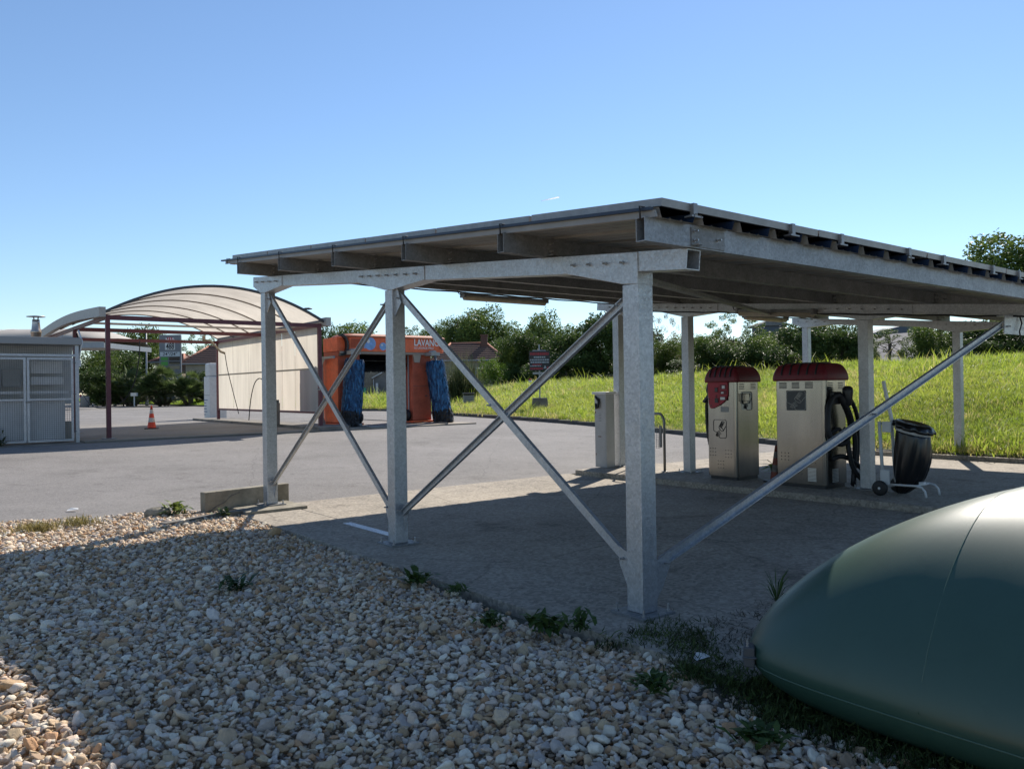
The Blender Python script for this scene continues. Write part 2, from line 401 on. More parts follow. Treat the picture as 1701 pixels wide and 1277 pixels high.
# the kerb along it, stone by stone
kerb = bpy.data.objects.new("kerb", None); COL.objects.link(kerb); struct(kerb)
path = [gpl(x, interp(x, KT)) for x in np.linspace(560, 1610, 400)]
stone_len, acc, st = 1.0, 0.0, path[0]
kb = MB().box(-.5, .5, -.08, .08, -.1, .125); kerb_proto = kb.build("kerb_stone", kerb_m, kerb, (0, 0, -5), 0, .015)
first = True
for p in path[1:]:
    if (p - st).length >= stone_len:
        q = st + (p - st).normalized() * stone_len; mid = (st + q) / 2
        a = math.atan2((q - st).y, (q - st).x)
        o = kerb_proto if first else put(kerb_proto, kerb, (0, 0, 0))
        first = False
        o.location = mid + Vector((0, 0, random.uniform(-.006, .006))); o.rotation_euler = (0, 0, a + random.uniform(-.01, .01)); o.scale = ((q - st).length * .985, 1, 1)
        st = q
# far verge at the left with its kerb, and the road behind the gantry
KT2 = [(-300, 668), (150, 668), (220, 671.5), (370, 676), (470, 678), (540, 679)]
CT2 = [(-300, 663), (150, 663), (370, 660.5), (540, 662)]
V = []; F = []
ring = []
for px in np.linspace(-300, 540, 60):
    k = gpl(px, interp(px, KT2)); d = Vector((k.x, k.y, 0)); rk = d.length; d /= rk; rc = rk + 14
    c = at(px, interp(px, CT2), 1.0); zc = CAM_H + (c.z - CAM_H) / math.hypot(c.x, c.y) * rc
    ring.append(k)
    for t in (0, .3, .6, 1, 1.6):
        p = d * (rk + (rc - rk) * t); V.append((p.x, p.y, (k.z + .1) + (zc - k.z - .1) * min(t, 1)))
for i in range(59):
    for j in range(4):
        a = i * 5 + j; F.append((a, a + 5, a + 6, a + 1))
verge = struct(mob("grass_verge", np_mesh("grass_verge", V, F, grass_soil, True)))
b = MB()
for p, q in zip(ring, ring[1:]): b.bar(p + Vector((0, 0, .04)), q + Vector((0, 0, .04)), .18, .16)
struct(b.build("verge_kerb", kerb_m))
road_m = mat("pale_road", (.26, .255, .25), .95, var=.2, vscale=.4)
V = []
for px in (480, 560, 640, 720, 780):
    a = at(px, 664.5, 61); c = at(px, 655, 92); a.z = CAM_H + (a.z - CAM_H) ; V += [a[:], c[:]]
struct(mob("road", np_mesh("road", V, [(2 * i, 2 * i + 2, 2 * i + 3, 2 * i + 1) for i in range(4)], road_m)))

# ------------------------------------------------------------------ scattering with geometry nodes
def prototypes(name, meshes):
    c = bpy.data.collections.new(name)
    for i, me in enumerate(meshes):
        o = bpy.data.objects.new("%s_%02d" % (name, i), me); c.objects.link(o)
    return c
def scatter(name, pts, idx, rot, scl, tint, coll, material, label=None):
    me = bpy.data.meshes.new(name); me.vertices.add(len(pts)); me.vertices.foreach_set("co", np.asarray(pts, np.float32).ravel())
    a = me.attributes.new("idx", 'INT', 'POINT'); a.data.foreach_set("value", np.asarray(idx, np.int32))
    for nm, arr in (("rot", rot), ("scl", scl)):
        a = me.attributes.new(nm, 'FLOAT_VECTOR', 'POINT'); a.data.foreach_set("vector", np.asarray(arr, np.float32).ravel())
    a = me.attributes.new("tint", 'FLOAT_COLOR', 'POINT'); c4 = np.ones((len(pts), 4), np.float32); c4[:, :3] = tint; a.data.foreach_set("color", c4.ravel())
    me.materials.append(material)
    o = bpy.data.objects.new(name, me); COL.objects.link(o); o["kind"] = "stuff"
    if label: o["label"] = label
    ng = bpy.data.node_groups.new(name, 'GeometryNodeTree')
    ng.interface.new_socket("Geometry", in_out='INPUT', socket_type='NodeSocketGeometry'); ng.interface.new_socket("Geometry", in_out='OUTPUT', socket_type='NodeSocketGeometry')
    gi = ng.nodes.new("NodeGroupInput"); go = ng.nodes.new("NodeGroupOutput"); L = ng.links.new
    mp = ng.nodes.new("GeometryNodeMeshToPoints"); L(gi.outputs[0], mp.inputs[0])
    ci = ng.nodes.new("GeometryNodeCollectionInfo"); ci.inputs["Collection"].default_value = coll; ci.inputs["Separate Children"].default_value = True; ci.inputs["Reset Children"].default_value = True
    ip = ng.nodes.new("GeometryNodeInstanceOnPoints"); ip.inputs["Pick Instance"].default_value = True
    L(mp.outputs[0], ip.inputs["Points"]); L(ci.outputs[0], ip.inputs["Instance"])
    def na_(n, t):
        q = ng.nodes.new("GeometryNodeInputNamedAttribute"); q.data_type = t; q.inputs[0].default_value = n; return q.outputs[0]
    L(na_("idx", 'INT'), ip.inputs["Instance Index"])
    er = ng.nodes.new("FunctionNodeEulerToRotation"); L(na_("rot", 'FLOAT_VECTOR'), er.inputs[0]); L(er.outputs[0], ip.inputs["Rotation"])
    L(na_("scl", 'FLOAT_VECTOR'), ip.inputs["Scale"]); L(ip.outputs[0], go.inputs[0])
    md = o.modifiers.new("scatter", 'NODES'); md.node_group = ng
    return o

# --- gravel
stone_m = mat("river_gravel", (1, 1, 1), .8, var=.20, vscale=2.6, bump=.45, bscale=9, attr="tint", instancer=True)
import bmesh
stones = []
for k in range(12):
    bm = bmesh.new(); bmesh.ops.create_icosphere(bm, subdivisions=3 if k < 8 else 2, radius=1.0)
    r2 = np.random.default_rng(100 + k); dirs = r2.normal(size=(11, 3)); dirs /= np.linalg.norm(dirs, axis=1)[:, None]; off = r2.uniform(.50, .88, 11)
    fr = r2.uniform(1.2, 2.2, (3, 3)); ph = r2.uniform(0, 6, 3)
    ax = (1, r2.uniform(.62, .9), r2.uniform(.45, .75))
    for v in bm.verts:
        p = np.array(v.co); s = 1.0
        for d_, o_ in zip(dirs, off):
            q = p @ d_
            if q > o_: p = p - d_ * (q - o_) * .96
        p = p * (1 + .10 * math.sin(fr[0] @ p * 2 + ph[0]) + .06 * math.sin(fr[1] @ p * 4 + ph[1]))
        v.co = (p[0] * ax[0], p[1] * ax[1], p[2] * ax[2])
    me = bpy.data.meshes.new("stone"); bm.to_mesh(me); bm.free()
    me.polygons.foreach_set("use_smooth", [True] * len(me.polygons)); me.materials.append(stone_m); stones.append(me)
GPOLY = [(12.5, -9), (8.35, -3.6), (8.04, -2.96), (7.86, -1.97), (7.63, -1.29), (7.16, -.81), (6.9, -.40), (5.13, -.47), (3.87, -.41), (2.48, -.48), (1.49, -.6), (.41, -.64), (-.11, -.50), (-.55, -.42), (-1.0, -.52), (-1.6, -.66), (-2.2, -.6), (-6, -.5), (-6, -9)]
def in_poly(U_, V_, P):
    ins = np.zeros(len(U_), bool)
    for (a, b), (c, d) in zip(P, P[1:] + P[:1]):
        cond = ((b > V_) != (d > V_)) & (U_ < (c - a) * (V_ - b) / ((d - b) if d != b else 1e-9) + a); ins ^= cond
    return ins
def gz(x, y): return .03 * np.sin(x * 1.1 + .5) * np.sin(y * .9) + .02 * np.sin(x * 2.7 + y * 1.9)
o2, uu2, vv2 = np.array(O3[:2]), np.array(UU[:2]), np.array(VV[:2])
def cloud(step, jit):
    xs = np.arange(-9, 3.2, step); ys = np.arange(2.3, 12.5, step); X, Y = np.meshgrid(xs, ys); X = X.ravel() + rng.uniform(-jit, jit, X.size) * step; Y = Y.ravel() + rng.uniform(-jit, jit, Y.size) * step
    u = (X - o2[0]) * uu2[0] + (Y - o2[1]) * uu2[1]; v = (X - o2[0]) * vv2[0] + (Y - o2[1]) * vv2[1]
    k = in_poly(u + rng.normal(0, .05, len(u)), v + rng.normal(0, .035, len(u)), GPOLY) & (np.abs(X) < Y * .72 + .7)
    return X[k], Y[k], u[k], v[k]
PX, PY, PZ, SC = [], [], [], []
for step, s0, dz in ((.033, .017, -.014), (.038, .020, .002), (.062, .025, .010), (.20, .036, .012)):
    X, Y, u, v = cloud(step, .55)
    s = .93 * s0 * np.exp(rng.normal(0, .28, len(X)))
    edge = np.clip((-.10 - v) / .5, .55, 1)
    PX.append(X); PY.append(Y); PZ.append(gz(X, Y) * edge + dz * edge + s * .35 - .012); SC.append(s)
PX, PY, PZ, SC = map(np.concatenate, (PX, PY, PZ, SC)); n = len(PX)
pal = np.array([(.80, .74, .63), (.70, .61, .48), (.60, .48, .33), (.45, .33, .20), (.54, .34, .19), (.44, .41, .38), (.72, .60, .48), (.34, .26, .18), (.66, .62, .56), (.54, .44, .29)])
pal = np.minimum(pal * np.array((1.10, 1.0, .92)), .84)
tint = pal[rng.choice(len(pal), n, p=[.16, .15, .13, .10, .06, .09, .12, .05, .08, .06])] * rng.uniform(.85, 1.12, (n, 1))
far = PY > 6.0
idx = np.where(far, rng.integers(8, 12, n), rng.integers(0, 8, n))
scl = SC[:, None] * rng.uniform(.85, 1.2, (n, 3))
rot = np.c_[rng.normal(0, .45, n), rng.normal(0, .45, n), rng.uniform(0, 6.28, n)]
scatter("gravel", np.c_[PX, PY, PZ], idx, rot, scl, tint, prototypes("stone", stones), stone_m, "loose cream and tan gravel beside the canopy")
bed_m = mat("gravel_bed", (.42, .35, .26), .95, bump=.6, bscale=25)
ground_shader(bed_m, 22, .8, (.22, .16, .10), (.72, .60, .44))
V = [W(u, v, -.055)[:] for u, v in GPOLY]
struct(mob("gravel_bed", np_mesh("gravel_bed", V, [list(range(len(V)))[::-1]], bed_m)))
V = [W(u, v, -.024)[:] for u, v in ((7.1, -34), (7.1, -8.9), (12.4, -8.9), (-6, -8.9), (-6, -.5), (-34, -.5), (-34, -34))]
struct(mob("unseen_gravel", np_mesh("unseen_gravel", [V[0], V[1], W(-6, -8.9, -.024)[:], W(-34, -8.9, -.024)[:], V[6], W(-6, -.5, -.024)[:], W(-34, -.5, -.024)[:], W(-6, -34, -.024)[:]], [[0, 1, 2, 7][::-1], [7, 2, 3, 4][::-1], [2, 5, 6, 3][::-1]], bed_m)))  # unseen gravel spread beyond the view, added to bounce warm light

# --- grass blades on bank and verge
grass_m = mat("grass_blade", (1, 1, 1), .55, attr="tint", instancer=True, transl=.5, spec=.25)
def tuft(seed, nb, h, spread, wd):
    r = np.random.default_rng(seed); V = []; F = []
    for _ in range(nb):
        a = r.uniform(0, 6.28); p = r.normal(0, spread, 2); hh = h * r.uniform(.5, 1.15); l = hh * r.uniform(.25, .9); wx, wy = -math.sin(a) * wd, math.cos(a) * wd
        dx, dy = math.cos(a), math.sin(a); o = len(V)
        for t, k in ((0, 1), (.55, .8), (1, .08)):
            q = (p[0] + dx * l * t * t, p[1] + dy * l * t * t, hh * t * (1 - .22 * t))
            V += [(q[0] + wx * k, q[1] + wy * k, q[2]), (q[0] - wx * k, q[1] - wy * k, q[2])]
        F += [(o, o + 1, o + 3, o + 2), (o + 2, o + 3, o + 5, o + 4)]
    return np_mesh("tuft", V, F, grass_m)
tufts = prototypes("tuft", [tuft(i, 18, .13, .11, .007) for i in range(6)] + [tuft(20 + i, 10, .30, .07, .005) for i in range(2)])
GP = []
a0, a1 = math.atan2(545 - 850.5, FPX), math.atan2(1790 - 850.5, FPX)
nb = 80000
th = rng.uniform(a0, a1, nb); tt = rng.uniform(0, 1, nb) ** .75
rows = [bank_row(px) for px in np.linspace(540, 1800, 254)]
RK = np.array([r[1] for r in rows]); ZK = np.array([r[2] for r in rows]); RC = np.array([r[3] for r in rows]); ZC = np.array([r[4] for r in rows])
pxv = 850.5 + FPX * np.tan(th); gx = np.linspace(540, 1800, 254)
rk, zk, rc, zc = (np.interp(pxv, gx, q) for q in (RK, ZK, RC, ZC))
r = rk + .2 + (rc + 1 - rk - .2) * tt; t = np.clip((r - rk) / (rc - rk), 0, 1)
X = r * np.sin(th); Y = r * np.cos(th); Z = zk + (zc - zk) * (1 - (1 - t) ** 1.25)
Z += .06 * np.sin(X * .7 + Y * .4) * np.sin(Y * .55) * np.minimum(1, t * 3) - .01
sc1 = rng.uniform(.7, 1.35, nb) * (1 + .25 * np.sin(X * .5) * np.sin(Y * .7)); sc1 *= 1 + np.clip((r - 25) / 45, 0, .6); sc1 *= np.where(rng.random(nb) < .03, 1.9, 1)
g1, g2, g3 = np.array((.26, .36, .04)), np.array((.44, .49, .08)), np.array((.52, .46, .17))
mixv = np.clip(.5 + .35 * np.sin(X * .31 + 1) * np.cos(Y * .37) + rng.normal(0, .3, nb), 0, 1)[:, None]
patch = np.sin(X * .23 + 2) * np.cos(Y * .29 + .6) + .5 * np.sin(X * .71 - Y * .43) + .35 * np.sin(X * 1.9 + 1) * np.sin(Y * 1.3)
tg = (g1 * (1 - mixv) + g2 * mixv) * np.clip(1.02 + .16 * patch, .7, 1.25)[:, None]; dry = rng.random(nb) < np.clip(.10 + .35 * (patch > .75) + .5 * (r - rk < .5), 0, 1); tg[dry] = g3
scatter("bank_grass", np.c_[X, Y, Z], np.where(rng.random(nb) < .1, rng.integers(6, 8, nb), rng.integers(0, 6, nb)), np.c_[rng.normal(0, .12, nb), rng.normal(0, .12, nb), rng.uniform(0, 6.28, nb)], np.repeat(sc1[:, None], 3, 1), tg, tufts, grass_m, "sunlit rough green grass covering the bank")
# verge grass
nv = 5000; th = np.arctan2(rng.uniform(120, 545, nv) - 850.5, FPX); pxv = 850.5 + FPX * np.tan(th)
kk = [gpl(px, interp(px, KT2)) for px in np.linspace(120, 545, 60)]; RK2 = np.interp(pxv, np.linspace(120, 545, 60), [math.hypot(k.x, k.y) for k in kk])
r = RK2 + .2 + rng.uniform(0, 1, nv) * 13; X = r * np.sin(th); Y = r * np.cos(th)
c2 = np.array([interp(p, CT2) for p in pxv]); zc = CAM_H - (c2 - 638.5 - (850.5 - pxv) * -.0151 * -1 - 6.1) / FPX * (RK2 + 14) * np.cos(th)
zc = np.array([CAM_H + (at(p, c, 1.0).z - CAM_H) / math.hypot(at(p, c, 1.0).x, 1.0) * (k + 14) for p, c, k in zip(pxv, c2, RK2)])
Z = .52 + (zc - .52) * np.minimum((r - RK2) / 14, 1)
scatter("verge_grass", np.c_[X, Y, Z], rng.integers(0, 6, nv), np.c_[np.zeros(nv), np.zeros(nv), rng.uniform(0, 6.28, nv)], np.full((nv, 3), 1.5) * rng.uniform(.7, 1.3, (nv, 1)), g1 * rng.uniform(.8, 1.4, (nv, 1)), tufts, grass_m, "green grass verge in front of the palms")

# ------------------------------------------------------------------ the solar canopy (local x = v, local y = u)
H3, HS = 2.3043, .0944
CW = .15
def hb(u): return H3 + HS * u                  # underside of the haunches; the beam sits .09 higher
can = thing("solar_canopy", "galvanised steel canopy roofed with solar panels over the vacuum bay", "canopy", O3)
bb = MB(); bb.lathe([(.013, 0), (.013, .012), (.008, .012), (.008, .045), (.0, .045)], n=6, smooth=False)
bolt0 = bb.build("bolt", bolt_m, can, (0, 0, -3))
used_bolt = [False]
def bolt(parent, loc, rot=(0, 0, 0), sc=1.0):
    if not used_bolt[0]: o = bolt0; o.parent = parent; used_bolt[0] = True; o.location = loc; o.rotation_euler = rot
    else: o = put(bolt0, parent, loc, rot)
    o.scale = (sc, sc, sc); return o
BF = (R(90), 0, 0)                             # bolt axis towards -y ; towards -x below
BX = (0, R(-90), 0)
def column(u, v, z0, plate=True):
    top = hb(u + .07)
    c = MB(); c.box(v, v + CW, u, u + CW, z0 + (.016 if plate else 0), top)
    col = c.build("column", galv, can, None, 0, .006)
    p = MB(); p.box(v - .085, v + CW + .085, u - .085, u + CW + .085, z0 - .01, z0 + .0155); p.build("base_plate", galv_dull, col, None, 0, .003)
    for i in (-.05, CW + .05):
        for j in (-.05, CW + .05): bolt(col, (v + i, u + j, z0 + .015), sc=1.15)
    return col
L1, L2 = 3.3659, 6.8143
def haunch(u, v, ul, ur, nb):
    """trapezoid head plate under the beam: ul metres to the left (far), ur to the right (near) of the column"""
    ua, ub = u - ur, u + CW + ul
    def zb(q): return hb(q) + .0885
    out = [(u, hb(u)), (u + CW, hb(u + CW))]
    out += [(ub, zb(ub)), (ub, hb(ub) + .222)] if ul > .06 else [(ub, hb(ub) + .222)]
    out += [(ua, hb(ua) + .222)] + ([(ua, zb(ua))] if ur > .06 else [])
    # wide part tapers over its inner two thirds
    if ul > .3: out.insert(2, (u + CW + ul * .95, zb(u + CW + ul * .95)))
    h = MB(); h.prism(out, (v - .004, 0, 0), (0, 1, 0), (0, 0, 1), (CW + .008, 0, 0)); o = h.build("haunch", galv, can, None, 0, .004)
    n = nb; a, b_ = ua + .05, ub - .05
    for k in range(n):
        q = a + (b_ - a) * (k + .5) / n
        bolt(o, (v - .004, q, hb(q) + .15), BX, 1.0)
    return o
def beam(v, u0, u1, segs):
    prev = u0
    for s in segs + [u1]:
        m = MB(); m.hollow((v + CW / 2, prev + .002, hb(prev) + .156), (v + CW / 2, s - .002, hb(s) + .156), CW - .012, .134, .007)
        m.build("beam", galv, can); prev = s
for v, z0, cols in ((0.0, .014, (0, L1, L2)), (13.4, .10, (0, L1, L2))):
    zz = {0: .014, L1: .014, L2: .05} if v == 0 else {0: .1, L1: .1, L2: .1}
    for u in cols: column(u, v, zz[u])
    beam(v, -.42, L2 + CW + .26, [L1 + .0, ])
    haunch(0, v, .62, 0.0, 4); haunch(L1, v, .62, .62, 7); haunch(L2, v, .26, .60, 4)
V2 = 6.72
for u, ul, ur, nb in ((1.86, .62, .62, 7), (5.02, .62, .62, 7), (L2 - .15, .2, .3, 3)):
    column(u, V2, .10); haunch(u, V2, ul, ur, nb)
beam(V2, -.42, L2 + CW + .26, [3.5])
# purlins across the beams, hollow ends open to the front
VF, VB = -.42, 14.0
PU = [-.41, 1.0, 2.42, 3.84, 5.26, 6.64]
clip0 = None
for u in PU:
    m = MB()
    for a, b_ in ((VF, 6.9), (6.904, VB)): m.hollow((a, u, hb(u) + .2255 + .074), (b_, u, hb(u) + .2255 + .074), .075, .148, .005)
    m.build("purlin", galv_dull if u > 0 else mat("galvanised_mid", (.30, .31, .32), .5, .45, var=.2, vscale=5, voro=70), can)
    for v in (.02, V2 + .02, 13.42):
        c = MB(); c.box(-.005, .34, -.006, 0, 0, .12); c.box(0, .05, -.06, -.006, 0, .008)
        if clip0 is None: clip0 = c.build("clip", galv_dull, can, (v, u - .0385, hb(u) + .235)); cl = clip0
        else: cl = put(clip0, can, (v, u - .0385, hb(u) + .235))
        for q, z in ((.02, .035), (.02, .095), (.26, .06)): bolt(cl, (q, -.006, z), BF, .8)
# corrugated sheet, ribs running along u
C_S = .376
m = MB(); pr = []
v = VF + .06; pitch = .41
pr = [(v, .062)]
while v < VB + .05:
    for dv, z in ((.012, .062), (.035, .0), (.10, 0.0), (.115, .008), (.13, 0), (.205, 0), (.22, .008), (.235, 0), (.335, 0), (.36, .062)): pr.append((v + dv, z))
    v += pitch
u0, u1 = -.50, 7.22
vs = []
for x, z in pr:
    for u in (u0, u1): vs.append((x, u, hb(u) + C_S + z))
for x, z in pr:
    for u in (u0, u1): vs.append((x, u, hb(u) + C_S + z + .002))
k = len(pr) * 2
fs = [(2 * i, 2 * i + 1, 2 * i + 3, 2 * i + 2) for i in range(len(pr) - 1)]
m.add(vs, fs, 0); m.f += [[q + k for q in f][::-1] for f in fs]; m.m += [1] * len(fs); m.s += [False] * len(fs)
m.build("roof_sheet", [sheet_b, blue_s], can)
# beige rib side and blue cap along the front edge, hooks on each purlin
m = MB(); m.prism([(0, -.004), (.03, .002), (.014, .040), (.004, .040)], (VF + .03, u0, hb(u0) + C_S), (1, 0, 0), (0, 0, 1), (0, u1 - u0, HS * (u1 - u0))); m.build("edge_flashing", sheet_b, can)
m = MB(); m.bar((VF + .025, u0 + .02, hb(u0) + C_S + .050), (VF + .025, u1 + .12, hb(u1 + .12) + C_S + .048), .030, .020); m.build("edge_cap", blue_s, can)
for u in PU + [7.05]:
    m = MB(); m.tube([(VF + .0, u, hb(u) + C_S - .01), (VF - .005, u, hb(u) + C_S + .064), (VF + .04, u, hb(u) + C_S + .066), (VF + .045, u, hb(u) + C_S + .03)], .006, 5); m.build("hook", black_p, can)
# solar panels
PLU, PLV = 1.287, 1.80
m = MB(); a = .028
W2, L2_ = PLV - .022, PLU - .022
for (x0, x1, y0, y1) in ((0, W2, 0, a), (0, W2, L2_ - a, L2_), (0, a, a, L2_ - a), (W2 - a, W2, a, L2_ - a)): m.box(x0, x1, y0, y1, 0, .05)
m.box(a, W2 - a, a, L2_ - a, .036, .046, 1)
p0 = m.build("solar_panel", [alu, pv], can, (0, 0, -4)); tilt = math.atan(HS)
first = True
for i in range(6):
    for j in range(8):
        u = -.47 + i * PLU; v_ = VF + .13 + j * PLV
        loc = (v_, u, hb(u) + C_S + .078 + random.uniform(-.002, .004)); o = p0 if first else put(p0, can, loc)
        o.location = loc; o.rotation_euler = (tilt, 0, 0); first = False
cm = MB(); cm.box(-.02, .02, -.010, .02, -.03, .054); cm.box(-.04, .07, -.012, .05, -.035, -.024); clamp0 = None
for j in range(8):
    for q in (.30, 1.42):
        v_ = VF + .13 + j * PLV + q; loc = (v_, -.485, hb(-.485) + C_S + .078)
        if clamp0 is None: clamp0 = cm.build("clamp", alu, can, loc)
        else: put(clamp0, can, loc)
# diagonal braces with their gussets
def gusset(parent, pts, v, along='u'):
    g = MB()
    if along == 'u': g.prism(pts, (v - .004, 0, 0), (0, 1, 0), (0, 0, 1), (.008, 0, 0))
    else: g.prism(pts, (0, v - .004, 0), (1, 0, 0), (0, 0, 1), (0, .008, 0))
    return g.build("gusset", galv, parent)
def channel(p0, p1, w, up, d=.028):
    m = MB(); p0, p1, a, b_ = m._fr(p0, p1, up)
    m.bar(p0, p1, .006, w, up); off = a * (d / 2 + .003)
    for s in (-1, 1): m.bar(p0 + off + b_ * (s * (w / 2 - .003)), p1 + off + b_ * (s * (w / 2 - .003)), d, .006, up)
    return m
def brace_u(v, ua, za, ub, zb, s=1):
    m = channel((v, ua, za), (v, ub, zb), .062, (0, 0, 1) if s > 0 else (0, 0, -1)); return m.build("brace", galv, can)
for vrow, cs in ((.07, ((0, L1), (L1, L2))),):
    for ua, ub in cs:
        a0, b0 = ua + CW, ub                     # inner faces of the two columns
        z = .0 if vrow < 1 else .09
        m1 = brace_u(vrow - .016, a0 + .02, .34 + z, b0 - .05, hb(ub) - .05, 1)
        m2 = brace_u(vrow + .016, a0 + .05, hb(ua) - .1, b0 - .02, .34 + z, -1)
        gusset(m1, [(a0, .14 + z), (a0, .42 + z), (a0 + .10, .46 + z), (a0 + .10, .34 + z)], vrow - .034)
        gusset(m1, [(b0, hb(ub) - .27), (b0 - .12, hb(ub) - .14), (b0 - .05, hb(ub) + .02), (b0, hb(ub) + .02)], vrow - .034)
        gusset(m2, [(b0, .14 + z), (b0, .42 + z), (b0 - .10, .46 + z), (b0 - .10, .34 + z)], vrow + .034)
        gusset(m2, [(a0, hb(ua) - .30), (a0 + .12, hb(ua) - .17), (a0 + .05, hb(ua)), (a0, hb(ua))], vrow + .034)
        mid = (a0 + b0) / 2
        for o, q, zz in ((m1, a0 + .06, .38 + z), (m1, b0 - .08, hb(ub) - .09), (m1, (a0 + b0) / 2, (.34 + z + hb(ub) - .05) / 2), (m2, a0 + .08, hb(ua) - .13), (m2, b0 - .06, .38 + z)): bolt(o, (vrow - .04, q, zz), BX, .9)
# chevron in the plane of the near end
zt = hb(0) + .10
ba = channel((.20, .07, .33), (6.45, .07, 2.28), .075, (0, 0, 1)).build("brace", galv, can)
gusset(ba, [(CW, .06), (CW, .36), (.20, .38), (.32, .42), (.33, .33), (.24, .17)], .035, 'v'); bolt(ba, (.27, .03, .345), BF, 1.0); bolt(ba, (3.3, .06, 1.30), BF, 1.0)
bc = channel((7.15, .07, 2.28), (13.35, .07, .40), .075, (0, 0, 1)).build("brace", galv, can)
br = MB(); br.prism([(6.42, 2.16), (7.18, 2.16), (7.16, hb(0) + .08), (6.44, hb(0) + .08)], (0, .03, 0), (1, 0, 0), (0, 0, 1), (0, .012, 0)); br.box(6.55, 7.05, .03, .16, hb(0) + .076, hb(0) + .088)
bro = br.build("brace_bracket", galv, can)
for q in (6.50, 7.10): bolt(bro, (q, .03, 2.25), BF, 1.0)
cb = MB(); cb.tube([(6.86, .02, 2.40), (6.88, .0, 2.3), (6.80, .0, 2.2), (6.84, .0, 2.10), (6.9, .0, 2.06)], .009, 5); cb.build("cable", black_p, can)
# wind braces under the roof plane
def zbr(u): return hb(u) + .045
for (va, ua, vb, ub) in ((.20, .18, 6.6, 3.36),):
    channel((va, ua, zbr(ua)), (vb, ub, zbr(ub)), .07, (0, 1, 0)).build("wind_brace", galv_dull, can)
cb = MB(); cb.tube([(V2 - .02, u, hb(u) + .075 + .004 * math.sin(u * 9)) for u in np.linspace(-.3, 6.9, 40)], .011, 5); cb.tube([(q, 6.56, hb(6.56) + .2 + .006 * math.sin(q * 7)) for q in np.linspace(.3, 13.2, 60)], .012, 5)
cb.build("cable", black_p, can)

# strip lights hung under the canopy
def strip_light(label, a, b_):
    t = thing("strip_light", label, "light", O3, group="strip lights hung under the canopy")
    a, b_ = Vector(a), Vector(b_); d = (b_ - a).normalized()
    m = MB(); m.bar(a, b_, .11, .04); m.bar(a - d * .012, a + d * .03, .125, .085); m.bar(b_ - d * .03, b_ + d * .012, .125, .085); m.build("housing", galv_dull, t, None, 0, .004)
    m = MB(); m.tube([a + d * .03 - Vector((0, 0, .035)), b_ - d * .03 - Vector((0, 0, .035))], .05, 12); m.build("diffuser", diff_m, t)
    m = MB(); m.tube([a - d * .01, a - d * .08 + Vector((0, 0, .02)), a - d * .12 + Vector((0, 0, .12))], .008, 5); m.build("lead", black_p, t)
strip_light("tubular strip light under the far purlin, seen against the sky", (3.15, 6.62, hb(6.62) + .165), (4.9, 6.62, hb(6.62) + .165))
strip_light("tubular strip light on the middle beam, above the vacuum machines", (V2 - .07, 3.95, hb(3.95) + .105), (V2 - .07, 2.62, hb(2.62) + .105))
strip_light("small sunlit strip light at the far end of the far purlin", (10.6, 6.62, hb(6.62) + .165), (12.2, 6.62, hb(6.62) + .165))
strip_light("strip light on the back row beam, right of the last visible column", (13.33, 2.3, hb(2.3) + .06), (13.33, 1.0, hb(1.0) + .06))

# ------------------------------------------------------------------ vacuum machines on the island
def loft_cap(b, x0, x1, y0, y1, z0, prof, r=.06, mi=0):
    rings = []
    for inset, dz in prof:
        rr = max(.012, r - inset * .3); rings.append([(x, y, z0 + dz) for x, y in rrect(x0 + inset, x1 - inset, y0 + inset, y1 - inset, rr, 5)])
    b.loft(rings, mi)
CAPP = [(0, 0), (-.006, .03), (0, .085), (.014, .135), (.040, .19), (.062, .222), (.095, .243), (.14, .252), (.20, .255)]
def cap_inset(dz):
    for (a, z), (c, q) in zip(CAPP, CAPP[1:]):
        if dz <= q: return a + (c - a) * (dz - z) / (q - z)
    return CAPP[-1][0]
# local frame of a machine: x = +v (away), y = +u (to the left), origin at the front right corner on the island
def pictogram(parent, cx, cz, w, h, m, side=False, fill=None):
    def P(y, z, o=.0062): return (-o, cx - y * w, cz + z * h) if not side else (cx + y * w, -o, cz + z * h)   # y to the right, z up, in units of the frame
    b = MB(); th = .0045
    def line(pts): b.tube([P(y, z) for y, z in pts], th, 5)
    line([(-.1, -.28), (-.5, -.1), (-.5, .42), (-.42, .5), (.42, .5), (.5, .42), (.5, -.42), (.42, -.5), (.0, -.5), (-.08, -.42), (-.05, -.3)])
    ang = R(-52)
    for o in (-.02, .10, .16, .22, .28, .34):   # can rings
        c0 = (.10 + o * .62, .02 + o * .78); pts = []
        for k in range(9 if o > 0 else 17):
            t = math.pi * 2 * k / 16 + (math.pi * .5 if o > 0 else 0); e = (.20 * math.cos(t), .085 * math.sin(t) * (1))
            rx = e[0] * math.sin(-ang) + e[1] * math.cos(ang) * 0 - e[1] * .0; pts.append((c0[0] + e[0] * .78 + e[1] * -.62, c0[1] + e[0] * -.62 + e[1] * -.78 * 1))
        line(pts)
    for s in (-1, 1): line([(.09 + s * .156, .0 - s * .124), (.31 + s * .156, .29 - s * .124)])
    for k in range(4):
        o = k * .06; line([(-.02 + o * .6, -.08 - o), (-.2 + o * .5, -.17 - o), (-.34 + o * .8, -.38 - o * .3)])
    q = b.build("pictogram", m, parent)
    if fill:
        f = MB(); f.prism(rrect(-.53 * w, .53 * w, -.53 * h, .53 * h, .015), (-.0055, cx, cz), (0, 1, 0), (0, 0, 1), (.004, 0, 0)); f.build("backing", fill, q)
    return q
